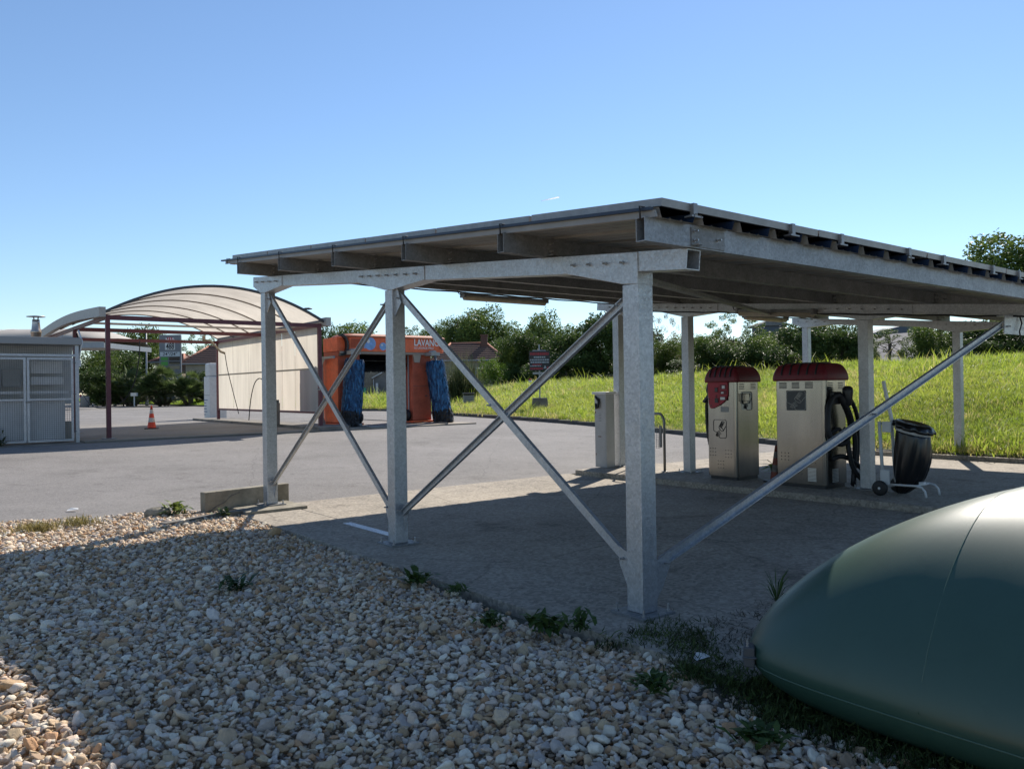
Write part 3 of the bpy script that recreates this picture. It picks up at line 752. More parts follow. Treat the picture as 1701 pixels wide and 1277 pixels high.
def holes(parent, cx, cz, sy=.05, sz=.055):
    b = MB()
    for i in (-1, 0, 1):
        for j in (-1, 0, 1): b.lathe([(.008, 0), (.008, .003)], n=8); 
    b = MB()
    for i in (-1, 0, 1):
        for j in (-1, 0, 1): b.tube([(-.0045, cx + i * sy, cz + j * sz), (.003, cx + i * sy, cz + j * sz)], .0085, 8)
    return b.build("vent_holes", black_pl, parent)
def louvre(parent, x, y, z, w, n, pitch, side=False, m=None, wid=.012):
    b = MB()
    for k in range(n):
        if not side: b.box(-.008, .002, y - w / 2, y + w / 2, z + k * pitch, z + k * pitch + wid)
        else: b.box(x - w / 2, x + w / 2, -.006, .002, z + k * pitch, z + k * pitch + wid)
    return b.build("louvre", m or dark_g, parent)
def machine(label, u0, v0, w, d, h):
    t = thing("vacuum_machine", label, "vacuum machine", W(u0, v0, .10), group="vacuum machines on the island")
    b = MB(); b.prism(rrect(0, d, 0, w, .045), (0, 0, .05), (1, 0, 0), (0, 1, 0), (0, 0, h - .05)); b.build("body", stainless, t, None, 0, .003)
    b = MB(); b.prism(rrect(.02, d - .02, .02, w - .02, .04), (0, 0, 0), (1, 0, 0), (0, 1, 0), (0, 0, .05)); b.build("plinth", black_pl, t)
    b = MB(); b.box(-.003, .004, .055, w - .03, .10, h - .03); b.build("front_door", stainless, t, None, 0, .002)
    b = MB(); loft_cap(b, -.034, d + .034, -.034, w + .034, h - .012, CAPP, .06); cap = b.build("hood", red_pl, t)
    for k in range(5):
        y = w * (.13 + .17 * k) + .02
        pts = []
        for dz in np.linspace(.085, .254, 14): pts.append((-.034 + cap_inset(dz) - .0015, y, h - .012 + dz))
        pts += [(.16 + i * .05, y, h - .012 + .2565) for i in range(5)]
        b = MB(); b.tube(pts, .015, 6); b.build("groove", black_pl, cap)
    return t
def hose(parent, pts, r, name="hose", n=10):
    """smooth path through the points, ribbed"""
    P = [Vector(p) for p in pts]; out = []
    for i in range(len(P) - 1):
        p0, p1, p2, p3 = P[max(i - 1, 0)], P[i], P[i + 1], P[min(i + 2, len(P) - 1)]
        for k in range(10):
            t = k / 10; out.append(.5 * ((2 * p1) + (p2 - p0) * t + (2 * p0 - 5 * p1 + 4 * p2 - p3) * t * t + (3 * p1 - p0 - 3 * p2 + p3) * t ** 3))
    out.append(P[-1]); b = MB()
    b.tube(out, [r * (1.07 if i % 2 else .95) for i in range(len(out))], n)
    return b.build(name, black_p, parent)
# --- first machine: red coin panel in front, hose on its far left side
w1, d1, h1 = .57, .60, 1.55
m1 = machine("stainless vacuum machine with a red coin panel, left of the pair", 3.80, 6.36, w1, d1, h1)
def f1(px, py): return (w1 - (px - 228) / 347 * w1, (1158 - py) * .00169)      # front face measured in the photograph -> metres on the door
out = [f1(*p) for p in ((250, 246), (254, 242), (480, 242), (486, 248), (485, 370), (470, 400), (440, 430), (380, 465), (310, 492), (290, 493), (277, 482), (262, 440))]
b = MB(); b.prism(out, (-.028, 0, 0), (0, 1, 0), (0, 0, 1), (.026, 0, 0)); pn = b.build("coin_panel", red_pn, m1, None, 0, .006)
def pbox(parent, x0, y0, x1, y1, m, name, dep=.006, base=-.028):
    a = f1(x0, y0); c = f1(x1, y1); b = MB(); b.box(base - dep, base + .002, min(a[0], c[0]), max(a[0], c[0]), min(a[1], c[1]), max(a[1], c[1])); return b.build(name, m, parent, None, 0, .002)
pbox(pn, 338, 292, 378, 340, red_pl, "coin_tray", .01); pbox(pn, 345, 298, 374, 334, dark_g, "display", .014)
for y0, y1, n_ in ((268, 312, "button_plate"), (322, 360, "button_plate"), (376, 416, "button_plate")): pbox(pn, 400, y0, 474, y1, red_pl, n_, .005)
pbox(pn, 425, 276, 458, 305, bolt_m, "coin_slot", .010); pbox(pn, 414, 335, 444, 352, bolt_m, "key_lock", .010); pbox(pn, 405, 384, 458, 410, bolt_m, "coin_return", .010)
pbox(pn, 346, 362, 366, 400, red_pl, "selector_slot", .004); pbox(pn, 340, 395, 380, 438, black_pl, "selector", .012)
b = MB()
for x, y in ((272, 403), (293, 463)): a = f1(x, y); b.tube([(-.031, a[0], a[1]), (-.026, a[0], a[1])], .012, 10)
b.build("screw", black_pl, pn)
b = MB(); b.prism([(q[0] * 1.0, q[1]) for q in (f1(388, 246), f1(391, 246), f1(391, 470), f1(388, 470))][::-1], (-.0295, 0, 0), (0, 1, 0), (0, 0, 1), (.002, 0, 0)); b.build("panel_seam", red_pl, pn)
pbox(m1, 392, 475, 488, 524, mat("grey_label", (.30, .30, .29), .5), "label", .003, -.003)
c = f1(381, 683); pictogram(m1, c[0], c[1], .245, .29, black_pl)
for x, y in ((295, 902), (475, 914), (385, 1017)): c = f1(x, y); holes(m1, *c)
for x in (.14, .44): louvre(m1, x, 0, 1.43, .12, 4, .026, True)
b = MB(); b.prism(rrect(.12, .40, 1.10, 1.39, .03), (0, -.002, 0), (1, 0, 0), (0, 0, 1), (0, .003, 0)); b.build("side_sign", mat("sign_steel", (.36, .36, .34), .4, .6), m1)  # sign plate in one even pale steel tone
pictogram(m1, .27, 1.24, .26, .28, black_pl, True)
b = MB(); b.box(.14, .24, -.07, -.002, 1.24, 1.36); b.box(.15, .23, -.045, -.01, 1.2, 1.25); b.build("nozzle_holder", stainless, m1, None, 0, .008)
hose(m1, [(.25, w1 + .0, .52 - .16), (.2, w1 + .05, .40), (.17, w1 + .10, .62), (.17, w1 + .13, .9), (.18, w1 + .14, 1.15), (.17, w1 + .11, 1.32)], .030)
hose(m1, [(.17, w1 + .11, 1.32), (.2, w1 + .06, 1.18), (.22, w1 + .06, 1.02), (.25, w1 + .01, .98)], .022)
b = MB(); b.tube([(.16, w1 + .06, 1.30), (.14, w1 + .07, 1.42), (.12, w1 + .03, 1.50), (.12, w1 - .02, 1.52)], [.03, .045, .05, .035], 10); b.bar((.15, w1 + .17, 1.22), (.15, w1 + .04, 1.36), .07, .05); b.build("nozzle", black_pl, m1, None, 0, .01)
# --- second machine: dark square sign, louvres, two thick hoses hanging on its right side
w2, d2, h2 = .80, .58, 1.555
m2 = machine("stainless vacuum machine with a dark square pictogram and hanging black hoses", 2.30, 6.34, w2, d2, h2)
def f2(px, py): return (w2 - (px - 88) / 400 * w2, (1198 - py) * .00163)
for x in (155, 258, 365): c = f2(x, 318); louvre(m2, 0, c[0], c[1], .12, 5, .019)
c = f2(262, 426); pictogram(m2, c[0], c[1], .30, .275, mat("pale_line", (.42, .41, .38), .5), False, dark_g)
for x, y in ((164, 930), (378, 944), (270, 1046)): c = f2(x, y); holes(m2, c[0], c[1], .058, .05)
c = f2(379, 1136); louvre(m2, 0, c[0], c[1], .13, 10, .0195, False, mat("louvre_light", (.62, .62, .6), .35, .6))
louvre(m2, .24, 0, .09, .15, 10, .0195, True, mat("louvre_light", (.62, .62, .6), .35, .6))
for x in (.14, .42): louvre(m2, x, 0, 1.42, .12, 4, .026, True)
hose(m2, [(.10, -.06, 1.30), (.02, -.05, 1.18), (-.03, -.05, .98), (-.03, -.06, .80), (.06, -.09, .68), (.22, -.12, .64), (.36, -.12, .70), (.46, -.12, .84), (.40, -.12, 1.05), (.28, -.10, 1.24), (.20, -.09, 1.33), (.10, -.06, 1.30)], .040)
hose(m2, [(.24, -.09, 1.34), (.34, -.14, 1.15), (.44, -.15, .95), (.50, -.16, .7), (.48, -.16, .4), (.44, -.16, .10), (.40, -.18, .06)], .036)
hose(m2, [(.40, -.12, 1.34), (.52, -.16, 1.12), (.58, -.17, .9), (.55, -.17, .55), (.52, -.17, .3)], .030)
hose(m2, [(.12, -.01, .42), (.26, -.08, .46), (.42, -.14, .40), (.58, -.22, .26), (.72, -.30, .08), (.62, -.33, .04), (.46, -.24, .16), (.38, -.18, .32), (.34, -.15, .56), (.36, -.13, .68)], .034)
hose(m2, [(.1, -.02, .80), (.2, -.08, .85), (.3, -.08, .80), (.36, -.1, .86)], .026)
b = MB(); b.lathe([(.03, 0), (.055, .03), (.065, .12), (.075, .20), (.07, .26), (.035, .29)], (.34, -.15, 1.17), 14); b.build("nozzle", black_pl, m2)
b = MB(); b.box(.10, .34, -.07, 0, 1.20, 1.38); b.build("hose_holder", black_pl, m2, None, 0, .02)

# --- slim steel cabinet in front of the end column
cab = thing("control_cabinet", "slim pale steel control cabinet beside the end column of the island", "cabinet", W(6.70, 6.40, .10))
b = MB(); b.box(0, .22, 0, .30, 0, 1.36); b.build("body", white_p if False else mat("pale_steel", (.42, .41, .40), .45, .35, var=.15, vscale=4), cab, None, 0, .006)
b = MB(); b.box(-.03, .25, -.03, .33, 1.36, 1.405); b.build("lid", white_p, cab, None, 0, .005)
b = MB(); b.box(-.004, .0, .02, .28, .04, 1.33); dr = b.build("door", mat("pale_steel", (.42, .41, .40), .45, .35), cab, None, 0, .002)
b = MB(); b.tube([(-.01, .27, 1.32), (-.03, .22, 1.29), (-.035, .17, 1.25)], .02, 7); b.tube([(-.01, .26, 1.18), (-.04, .22, 1.10), (-.04, .17, 1.12), (-.035, .16, 1.2), (-.02, .17, 1.28)], .022, 7); b.build("hook", black_p, cab)
b = MB()
for k in range(6): b.box(-.0065, -.003, .12, .19, .86 + k * .028, .866 + k * .028)
b.build("slot", dark_g, dr)
b = MB(); b.box(-.0065, -.003, .13, .21, .565, .58); b.box(-.007, -.003, .265, .28, 1.0, 1.04); b.box(-.007, -.003, .265, .28, .22, .26); b.build("latch", rust, dr)
# --- hoop barrier with a wire grille
hp = thing("hoop_barrier", "bent tube hoop barrier with a wire mat grille on the island", "barrier", W(5.50, 6.62, .10))
pts = [(0, 0, 0), (0, 0, .86)] + [(0, .12 - .12 * math.cos(R(a)), .86 + .15 * math.sin(R(a))) for a in range(15, 91, 15)] + [(0, .68, 1.01)] + [(0, .68 + .12 * math.sin(R(a)), .86 + .15 * math.cos(R(a))) for a in range(15, 91, 15)] + [(0, .80, 0)]
b = MB(); b.tube(pts, .024, 10); b.build("tube", mat("dull_steel_tube", (.22, .22, .21), .45, .7), hp)
for y in (0, .80):
    b = MB(); b.lathe([(.06, -.01), (.06, .008), (.03, .012)], (0, y, 0), 14); b.build("foot_flange", galv_dull, hp)
b = MB()
for k in range(16): b.box(-.004, .004, .10 + k * .04, .104 + k * .04, .40, .82)
for k in range(12): b.box(-.0055, .0055, .10, .705, .40 + k * .038, .404 + k * .038)
g = b.build("grille", galv_dull, hp, kind="stuff")
b = MB(); b.box(-.012, .012, .06, .11, .42, .80); b.build("grille_clamp", galv_dull, hp)

# --- traffic cones
def cone(label, loc, h, mo, mw, rz=0.3):
    t = thing("traffic_cone", label, "traffic cone", loc, rz, "traffic cones"); s = h / .75
    b = MB(); b.prism(rrect(-.20 * s, .20 * s, -.20 * s, .20 * s, .04 * s), (0, 0, 0), (1, 0, 0), (0, 1, 0), (0, 0, .035 * s)); b.build("base", black_p, t, None, 0, .004)
    def r(z): return (.135 - .11 * (z - .035) / .715) * s
    zs = [.036, .22, .36, .50, .63, .75]
    for i, (a, c) in enumerate(zip(zs, zs[1:])):
        b = MB(); b.lathe([(r(a), a * s), (r(c) , c * s)] + ([(r(c) * .6, c * s + .008)] if i == 4 else []), n=20, cap=(i == 4)); b.build("sleeve" if i % 2 else "cone_band", mw if i % 2 else mo, t)
cone("bright orange and white traffic cone standing on the forecourt by the wash bay", gpl(252, 712), .77, cone_o, cone_w)
cone("small dirty faded traffic cone between the two vacuum machines", W(3.28, 6.62, .10), .56, cone_od, cone_wd)

# --- bag trolley behind the front column
tr = thing("bag_trolley", "white tube bin trolley holding a black refuse bag beside the island column", "bin trolley", W(1.52, 6.36, .10), YAW - R(90))
# local x = right along the island (-u), local y = away (+v)
b = MB()
for y in (0, .34): b.tube([(-.02, y + .0, .98), (.02, y, .18)], .022, 10)
b.tube([(-.02, 0, .95), (-.02, .34, .95)], .016, 8); b.build("pole", white_p, tr)
b = MB(); b.bar((-.04, .17, 1.52), (.07, .17, .98), .035, .05, (0, 1, 0)); b.build("handle", white_p, tr, None, 0, .008)
b = MB(); b.box(.0, .12, -.04, -.01, .14, .34); b.box(.0, .12, .35, .38, .14, .34); b.build("wheel_plate", white_p, tr, None, 0, .006)
b = MB(); b.box(.02, .14, -.012, .03, .84, .98); b.build("hinge_bracket", white_p, tr, None, 0, .006)
for y in (-.09, .40):
    b = MB(); pr = [(.03, -.022), (.085, -.022), (.1, -.014), (.1, .014), (.085, .022), (.03, .022)]
    b.loft([[(.02 + r_ * math.cos(2 * math.pi * k / 22), y + q, .101 + r_ * math.sin(2 * math.pi * k / 22)) for k in range(22)] for r_, q in pr]); wh = b.build("wheel", black_p, tr)
    b = MB(); b.tube([(.02, y - .026, .101), (.02, y + .026, .101)], .017, 12); b.build("hub", white_p, wh)
b = MB()
for y in (-.02, .36): b.tube([(.06, y, .15), (.46, y, .16), (.53, y, .145), (.57, y, .10), (.585, y, .02)], .015, 8)
b.tube([(.02, -.1, .101), (.02, .42, .101)], .012, 8); b.tube([(.46, -.02, .16), (.46, .36, .16)], .012, 8); b.build("foot_frame", white_p, tr)
# ring and bag
def ring_pts(z0, tilt, rx, ry, cx, cy, n=40, f=None):
    o = []
    for k in range(n):
        a = 2 * math.pi * k / n; s = f(a) if f else 1; x = rx * s * math.cos(a); y = ry * s * math.sin(a); o.append((cx + x, cy + y, z0 - tilt * x))
    return o
b = MB(); b.loft([ring_pts(.90, .26, .215, .20, .34, .17), ring_pts(.835, .26, .215, .20, .34, .17), ring_pts(.835, .26, .205, .19, .34, .17), ring_pts(.90, .26, .205, .19, .34, .17)], 0, True, False); b.build("ring", white_p, tr)
def wr(amp, ph, m): return lambda a: 1 + amp * (math.sin(a * 9 + ph) + .6 * math.sin(a * 17 + ph * 2.3) + .5 * math.sin(a * 5 - ph))
b = MB(); rg = []
for z, tl, rx, ry, cx, am, ph in ((.915, .26, .222, .208, .34, .012, 0), (.86, .26, .226, .212, .34, .012, .2)): rg.append(ring_pts(z, tl, rx, ry, cx, .17, 72, wr(am, ph, 9)))
skirt = [ring_pts(.945, .26, .10, .09, .35, .17, 72, wr(.03, 0, 9)), ring_pts(.965, .24, .2, .19, .345, .17, 72, wr(.02, .5, 9)), ring_pts(.945, .26, .235, .222, .345, .17, 72, wr(.02, 1, 9)), ring_pts(.90, .27, .245, .232, .36, .17, 72, wr(.055, 1.4, 9)), ring_pts(.868, .27, .24, .228, .355, .17, 72, wr(.075, 2.2, 9))]
b.loft(skirt, 0, True, True)
body = []
for z, tl, rx, ry, cx, am, ph in ((.86, .26, .196, .183, .345, .012, 0), (.80, .24, .205, .19, .345, .03, .25), (.70, .18, .215, .195, .345, .045, .8), (.58, .12, .218, .195, .34, .05, 1.5), (.46, .08, .212, .19, .33, .055, 2.2), (.35, .06, .20, .18, .315, .055, 2.9), (.25, .1, .18, .165, .295, .06, 3.5), (.17, .12, .145, .14, .27, .07, 4.0), (.10, .05, .11, .11, .225, .09, 4.4), (.05, 0, .08, .08, .20, .10, 4.8), (.022, 0, .04, .04, .19, .1, 5)): body.append(ring_pts(z, tl, rx, ry, cx, .17, 72, wr(am, ph, 9)))
b.loft(body[::-1], 0, True, True)
b.build("refuse_bag", plastic_bag, tr)
b = MB(); b.box(.44, .50, .1, .18, .165, .20); b.build("paper_tag", white_p, tr)

# ------------------------------------------------------------------ the green bladder tank
u0, v0, ta, tb, zs, Hm, en, em, ek = -1.142, -.747, 2.335, 1.714, .23, 1.217, 2.59, .76, 9.37
tank = thing("bladder_tank", "big dark green inflated fabric tank lying at the right edge of the gravel", "tank", O3)
nr, nth = 48, 220; V = []; F = []
def tk(r_, th):
    c, s = math.cos(th), math.sin(th); q = r_ / (abs(c) ** ek + abs(s) ** ek) ** (1 / ek); return q * c, q * s, max(0.0, 1 - r_ ** en) ** em * .94 + .06 * max(0.0, 1 - r_ ** (en * 5)) ** .5
def txyz(S_, T_, z): return (v0 + tb * (1 + T_), u0 - ta * (1 + S_), z)
rs_ = [math.sin(math.pi / 2 * (i + .02) / (nr + .02)) for i in range(nr + 1)]; rs_[-1] = 1.0
for half in (0, 1):
    for r_ in rs_:
        for k in range(nth):
            th = 2 * math.pi * k / nth; S_, T_, f = tk(r_, th)
            wv = .010 * math.sin(th * 46 + 2 * math.sin(th * 9)) * max(0, (r_ - .80) / .2) * (1 - r_) * 6 + .006 * math.sin(S_ * 5 + T_ * 3) * f
            V.append(txyz(S_, T_, zs + (Hm - zs) * f + wv) if half == 0 else txyz(S_, T_, max(-.012, zs - (zs + .02) * min(1.0, (max(0.0, 1 - r_ ** 9) * 1.25) ** .55)) ))
k0 = (nr + 1) * nth
for i in range(nr):
    for k in range(nth):
        l = (k + 1) % nth; a, b_, c_, d_ = i * nth + k, i * nth + l, (i + 1) * nth + l, (i + 1) * nth + k
        F.append((a, d_, c_, b_)); F.append((k0 + a, k0 + b_, k0 + c_, k0 + d_))
blotches(tank_m, 1.6, (.80, .84, .80), .6, 2); blotches(tank_m, 14, (.86, .88, .86), .5, 5)
tme = np_mesh("skin", V, F, tank_m, True)
bmm = bmesh.new(); bmm.from_mesh(tme); bmesh.ops.remove_doubles(bmm, verts=bmm.verts, dist=1e-5); bmm.to_mesh(tme); bmm.free()
sk = mob("skin", tme, tank)
seam_m = mat("tank_seam", (.05, .10, .075), .45)
b = MB(); b.tube([txyz(*tk(.996, 2 * math.pi * k / 160)[:2], zs - (zs + .02) * ((1 - .996 ** 9) * 1.25) ** .55 - .001) for k in range(160)], .004, 5, closed=True); b.build("weld_seam", seam_m, tank)
def surf(S_, T_):
    r_ = (abs(S_) ** ek + abs(T_) ** ek) ** (1 / ek); f = max(0.0, 1 - r_ ** en) ** em * .94 + .06 * max(0.0, 1 - r_ ** (en * 5)) ** .5; return txyz(S_, T_, zs + (Hm - zs) * f + .006 * math.sin(S_ * 5 + T_ * 3) * f + -.001)
for S0 in (-.55, .35):
    b = MB(); b.tube([surf(S0, -1 + 2 * k / 80) for k in range(81)], .0028, 5); b.build("panel_seam", seam_m, tank)
b = MB(); b.box(-.05, .045, -.035, .02, -.05, .05); b.bar((-.06, -.01, 0), (.05, -.01, 0), .07, .012, (0, 0, 1)); tx_ = txyz(*tk(1.0, R(225))[:2], zs); cl = b.build("corner_clamp", dark_g, tank, (tx_[0] - .012, tx_[1] + .018, zs - .005), R(35), .008)
for x in (-.03, .015): bolt(cl, (x, -.0, .045), (0, 0, 0), .7)

# ------------------------------------------------------------------ wash bay with arched roof (local x = v, y = u away)
GZ = .40
WU, WV = 19.55, .62
wash = thing("wash_canopy", "maroon framed car wash bay with arched translucent cream roof and side wall", "wash canopy", W(WU, WV, GZ))
SP, DP, PH, RISE = 6.05, 9.7, 3.32, .90       # span, depth, post height, rise of the arch
for y in (0, 4.65, DP):
    for x in (0, SP):
        b = MB(); b.box(x - .055, x + .055, y - .055, y + .055, .02, PH); po = b.build("post", maroon, wash, None, 0, .006)
        b = MB(); b.box(x - .16, x + .16, y - .12, y + .12, -.02, .03); b.build("base_plate", galv_dull, po)
for y in (0, 4.65, DP):
    b = MB(); b.bar((.055, y, PH - .07), (SP - .055, y, PH - .07), .09, .12); b.build("tie_beam", maroon, wash)
b = MB(); b.bar((.08, 2.3, PH - .05), (SP, 2.3, PH - .05), .07, .06); b.build("lance_rail", mat("pale_rail", (.5, .42, .36), .5), wash)
for x in (0, SP):
    b = MB(); b.bar((x, .06, PH - .05), (x, DP - .06, PH - .05), .09, .10); b.build("eaves_beam", maroon, wash)
def arch(x, ext=.12):
    t = (x - SP / 2) / (SP / 2 + ext); return PH + .06 + RISE * (1 - t * t)
XS = [(-.16) + (SP + .32) * k / 24 for k in range(25)]
yr = [-.1, 2.0, 4.1, 6.2, 8.1, DP + .15]
for y0, y1 in zip(yr, yr[1:]):
    b = MB(); vs = [(x, y, arch(x)) for x in XS for y in (y0 + .02, y1 - .02)]
    f = [(2 * i, 2 * i + 2, 2 * i + 3, 2 * i + 1) for i in range(24)]; b.add(vs, f, 0, True); b.build("roof_panel", cream_t, wash)
for y in yr:
    b = MB(); pts = [(x, y, arch(x) - .01) for x in XS]
    for p, q in zip(pts, pts[1:]): b.bar(p, q, .05 if y != yr[0] else .07, .05 if y != yr[0] else .09, (0, 1, 0))
    b.build("arch_rib", dark_g if y == yr[0] else mat("rib_grey", (.20, .165, .145), .6), wash)
for x, s in ((-.18, -1), (SP + .18, 1)):
    b = MB(); gy = [-.3 + (DP + .6) * k / 16 for k in range(17)]
    for q0, q1 in zip(gy, gy[1:]): b.bar((x, q0, PH + .05 + (.16 * math.sin(math.pi * (q0 + .3) / (DP + .6)) if s < 0 else 0)), (x, q1, PH + .05 + (.16 * math.sin(math.pi * (q1 + .3) / (DP + .6)) if s < 0 else 0)), .16, .26)
    b.build("gutter", mat("gutter_pale", (.40, .38, .35), .55, var=.15), wash)
# side wall: two rows of panels between rails
b = MB(); b.bar((SP, .06, .52), (SP, DP - .06, .52), .07, .07); b.build("bottom_rail", maroon, wash)
ws = [.07, 1.9, 3.0, 4.6, 6.2, 7.9, DP - .07]
for y0, y1 in zip(ws, ws[1:]):
    for z0, z1 in ((.56, 1.90), (1.925, PH - .12)):
        b = MB(); b.add([(SP, y0 + .008, z0), (SP, y1 - .008, z0), (SP, y1 - .008, z1), (SP, y0 + .008, z1)], [(0, 1, 2, 3)]); b.build("wall_panel", wall_t, wash)
b = MB(); b.box(SP - .03, SP - .014, .07, DP - .07, 1.885, 1.94); b.build("wall_trim", mat("trim_tan", (.36, .31, .25), .6), wash)
# bay slab and kerb island along the wall
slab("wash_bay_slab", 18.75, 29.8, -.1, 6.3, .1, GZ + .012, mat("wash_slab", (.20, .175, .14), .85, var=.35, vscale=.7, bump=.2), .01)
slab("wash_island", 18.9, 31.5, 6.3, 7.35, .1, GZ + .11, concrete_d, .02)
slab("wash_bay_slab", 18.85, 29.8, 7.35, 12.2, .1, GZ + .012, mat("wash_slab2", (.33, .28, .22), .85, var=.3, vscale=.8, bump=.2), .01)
slab("concrete_strip", 25.3, 29.8, -.6, -.1, .1, GZ + .016, concrete, .01)
b = MB(); b.box(2.0, 3.4, -19.0 + 24.2 - 3.2, -19 + 24.2 - 2.2, .012, .018)
dg = b.build("drain_grate", dark_g); dg.location = W(WU + 1.0, WV, GZ); dg.rotation_euler = (0, 0, YAW); struct(dg)
# lance holder, hoses
lh = thing("lance_holder", "dark grey lance holder box at the foot of the cream wash wall", "lance holder", W(21.9, 6.1, GZ + .11))
b = MB(); b.prism([(-.16, 0), (.16, 0), (.19, .72), (-.19, .72)], (-.14, 0, 0), (0, 1, 0), (0, 0, 1), (.28, 0, 0)); b.build("box", mat("holder_grey", (.16, .145, .13), .7, var=.3, vscale=9), lh, None, 0, .01)
b = MB(); b.box(-.10, .10, -.2, -.05, .72, .82); b.build("clip", dark_g, lh)
hose(lh, [(0, .05, .7), (-.02, .35, 1.1), (-.05, .75, 1.45), (-.08, 1.1, 1.55), (-.1, 1.5, 1.35), (-.12, 1.8, .8), (-.12, 2.0, .1)], .017, "hose", 6)
ho = thing("overhead_hose", "thin blue wash hose hanging in a loop from the left tie beam", "hose", W(WU, WV, GZ))
b = MB(); b.tube([(.05, 4.6, PH - .2), (.10, 4.5, PH - .5), (.08, 4.58, 2.2)], .022, 6); b.build("strap", black_p, ho)
hose(ho, [(1.15, 1.5, 2.75), (1.12, 1.5, 2.2), (1.0, 1.6, 1.5), (.75, 1.8, 1.0), (.35, 2.2, .8), (.12, 3.0, .9), (.06, 4.4, 1.4)], .014, "hose_loop", 6)
bm_ = thing("ceiling_boom", "cream swivel boom arm with hanging hose over the wash bay", "boom arm", W(WU + 6.3, WV, GZ))
b = MB(); b.tube([(4.55, .3, PH - .02), (4.55, .3, PH - .24)], .06, 8); b.tube([(4.55, .3, PH - .18), (4.75, .15, PH - .22), (4.9, 0, PH - .45), (5.0, -.15, PH - .62), (5.12, -.25, PH - .68)], .04, 8); b.build("arm", mat("beige_arm", (.32, .27, .20), .6), bm_)
hose(bm_, [(5.12, -.25, PH - .68), (5.2, -.3, PH - 1.3), (5.35, -.35, 1.3), (5.5, -.3, .75), (5.62, -.2, .4)], .014, "hose", 6)

# ------------------------------------------------------------------ white payment column
pc = thing("payment_column", "white payment column with blue stripes standing at the far left end of the wash wall", "payment column", gpl(344, 696), YAW)
s_ = 1.0
b = MB(); b.box(0, .75, -.4, .4, 0, 1.9); b.build("body", white_p, pc, None, 0, .03)
b = MB(); b.box(.03, .6, -.32, .32, 1.905, 2.5); b.build("head", white_p, pc, None, 0, .06)
b = MB(); b.box(-.006, .0, -.38, .38, 1.06, 1.075); b.build("door_seam", dark_g, pc)
for k in range(6):
    b = MB(); b.box(-.006, .002, .36 - .16 - .08 * (k % 3) - .16 * (k % 2), .40, .18 + k * .13, .225 + k * .13); b.build("stripe", mat("blue_stripe", (.12, .17, .28), .5), pc)

# ------------------------------------------------------------------ mesh plant cage on the left
cage = thing("mesh_cage", "grey steel cage with mesh doors around wash plant at the left edge", "cage", W(19.05, -.16, .37))
# local x = v (to the right, negative inside), y = u (away)
CH = 2.50
for x0, x1 in ((-.09, 0.02), (-1.22 - 1.35, -1.22 - 1.23)):
    pass
def frame(parent, name, x0, x1, z0, z1, t=.055, y=-.02, m=galv):
    b = MB(); b.box(x0, x0 + t, y, y + .04, z0, z1); b.box(x1 - t, x1, y, y + .04, z0, z1); b.box(x0 + t, x1 - t, y, y + .04, z1 - t, z1); b.box(x0 + t, x1 - t, y, y + .04, z0, z0 + t)
    return b.build(name, m, parent, None, 0, .003)
def wires(parent, x0, x1, z0, z1, y, px_=.048):
    b = MB(); n_ = int((x1 - x0) / px_)
    for k in range(1, n_): x = x0 + (x1 - x0) * k / n_; b.box(x - .0035, x + .0035, y, y + .006, z0, z1)
    n_ = int((z1 - z0) / px_)
    for k in range(1, n_): z = z0 + (z1 - z0) * k / n_; b.box(x0, x1, y + .0062, y + .012, z - .0035, z + .0035)
    return b.build("wire_mesh", galv_dull, parent, kind="stuff")
b = MB(); b.box(-.085, .0, 0, .10, 0, CH); b.box(-.085, 0, 3.0, 3.1, 0, CH); b.build("corner_post", galv, cage, None, 0, .004)
b = MB(); b.box(-6.2, .06, -.08, 3.2, CH, CH + .18); b.build("roof", mat("cage_roof", (.27, .275, .275), .7), cage, None, 0, .01)
b = MB(); b.box(-6.2, -.085, -.02, .04, CH - .30, CH - .24); b.build("transom", galv, cage, None, 0, .003)
w_ = wires(cage, -6.2, -.09, CH - .24, CH, .0)
for i, x1 in enumerate((-.13, -1.17, -2.21, -3.25)):
    x0 = x1 - 1.02; d_ = frame(cage, "door", x0, x1, .06, CH - .33)
    wires(d_, x0 + .05, x1 - .05, .11, CH - .38, .0)
    b = MB(); b.box(x0 + .055, x1 - .055, -.018, .018, 1.10, 1.145); b.build("mid_rail", galv, d_)
    if i == 0:
        for z in (.3, 1.25, 2.05):
            b = MB(); b.tube([(x1 - .01, -.03, z), (x1 + .06, -.035, z)], .012, 6); b.build("hinge", galv_dull, d_)
        b = MB(); b.box(x0 - .03, x0 + .06, -.04, -.02, 1.04, 1.09); b.build("latch", galv_dull, d_)
pale = mat("plant_panel", (.62, .62, .61), .6, var=.12, vscale=3)
b = MB(); b.box(-6.2, -.30, .14, .17, .12, 1.10); b.build("inner_panel", pale, cage)
b = MB(); b.box(-6.2, .0, 2.9, 2.95, 0, CH); b.box(-6.2, 0, .9, .93, 1.0, CH); b.build("back_wall", mat("plant_wall", (.5, .5, .48), .7, var=.1), cage)
b = MB(); b.box(-6.2, -.22, .13, .35, 1.27, 1.34); b.build("shelf", white_p, cage)
b = MB(); b.box(-1.02, -.32, .35, .6, 1.78, 2.10); b.box(-1.02, -.30, .35, .6, 1.50, 1.70); b.build("control_box", white_p, cage, None, 0, .01)
b = MB(); b.box(-1.62, -1.24, .35, .6, 1.45, 1.9); b.box(-1.72, -1.66, .3, .36, 1.34, 2.0); b.box(-2.2, -1.8, .35, .6, 1.45, 1.75); b.build("pump_unit", mat("plant_grey", (.25, .25, .23), .6), cage, None, 0, .01)
b = MB(); b.tube([(-3, .3, .55), (-1.35, .28, .56)], .02, 6); b.build("pipe", dark_g, cage)
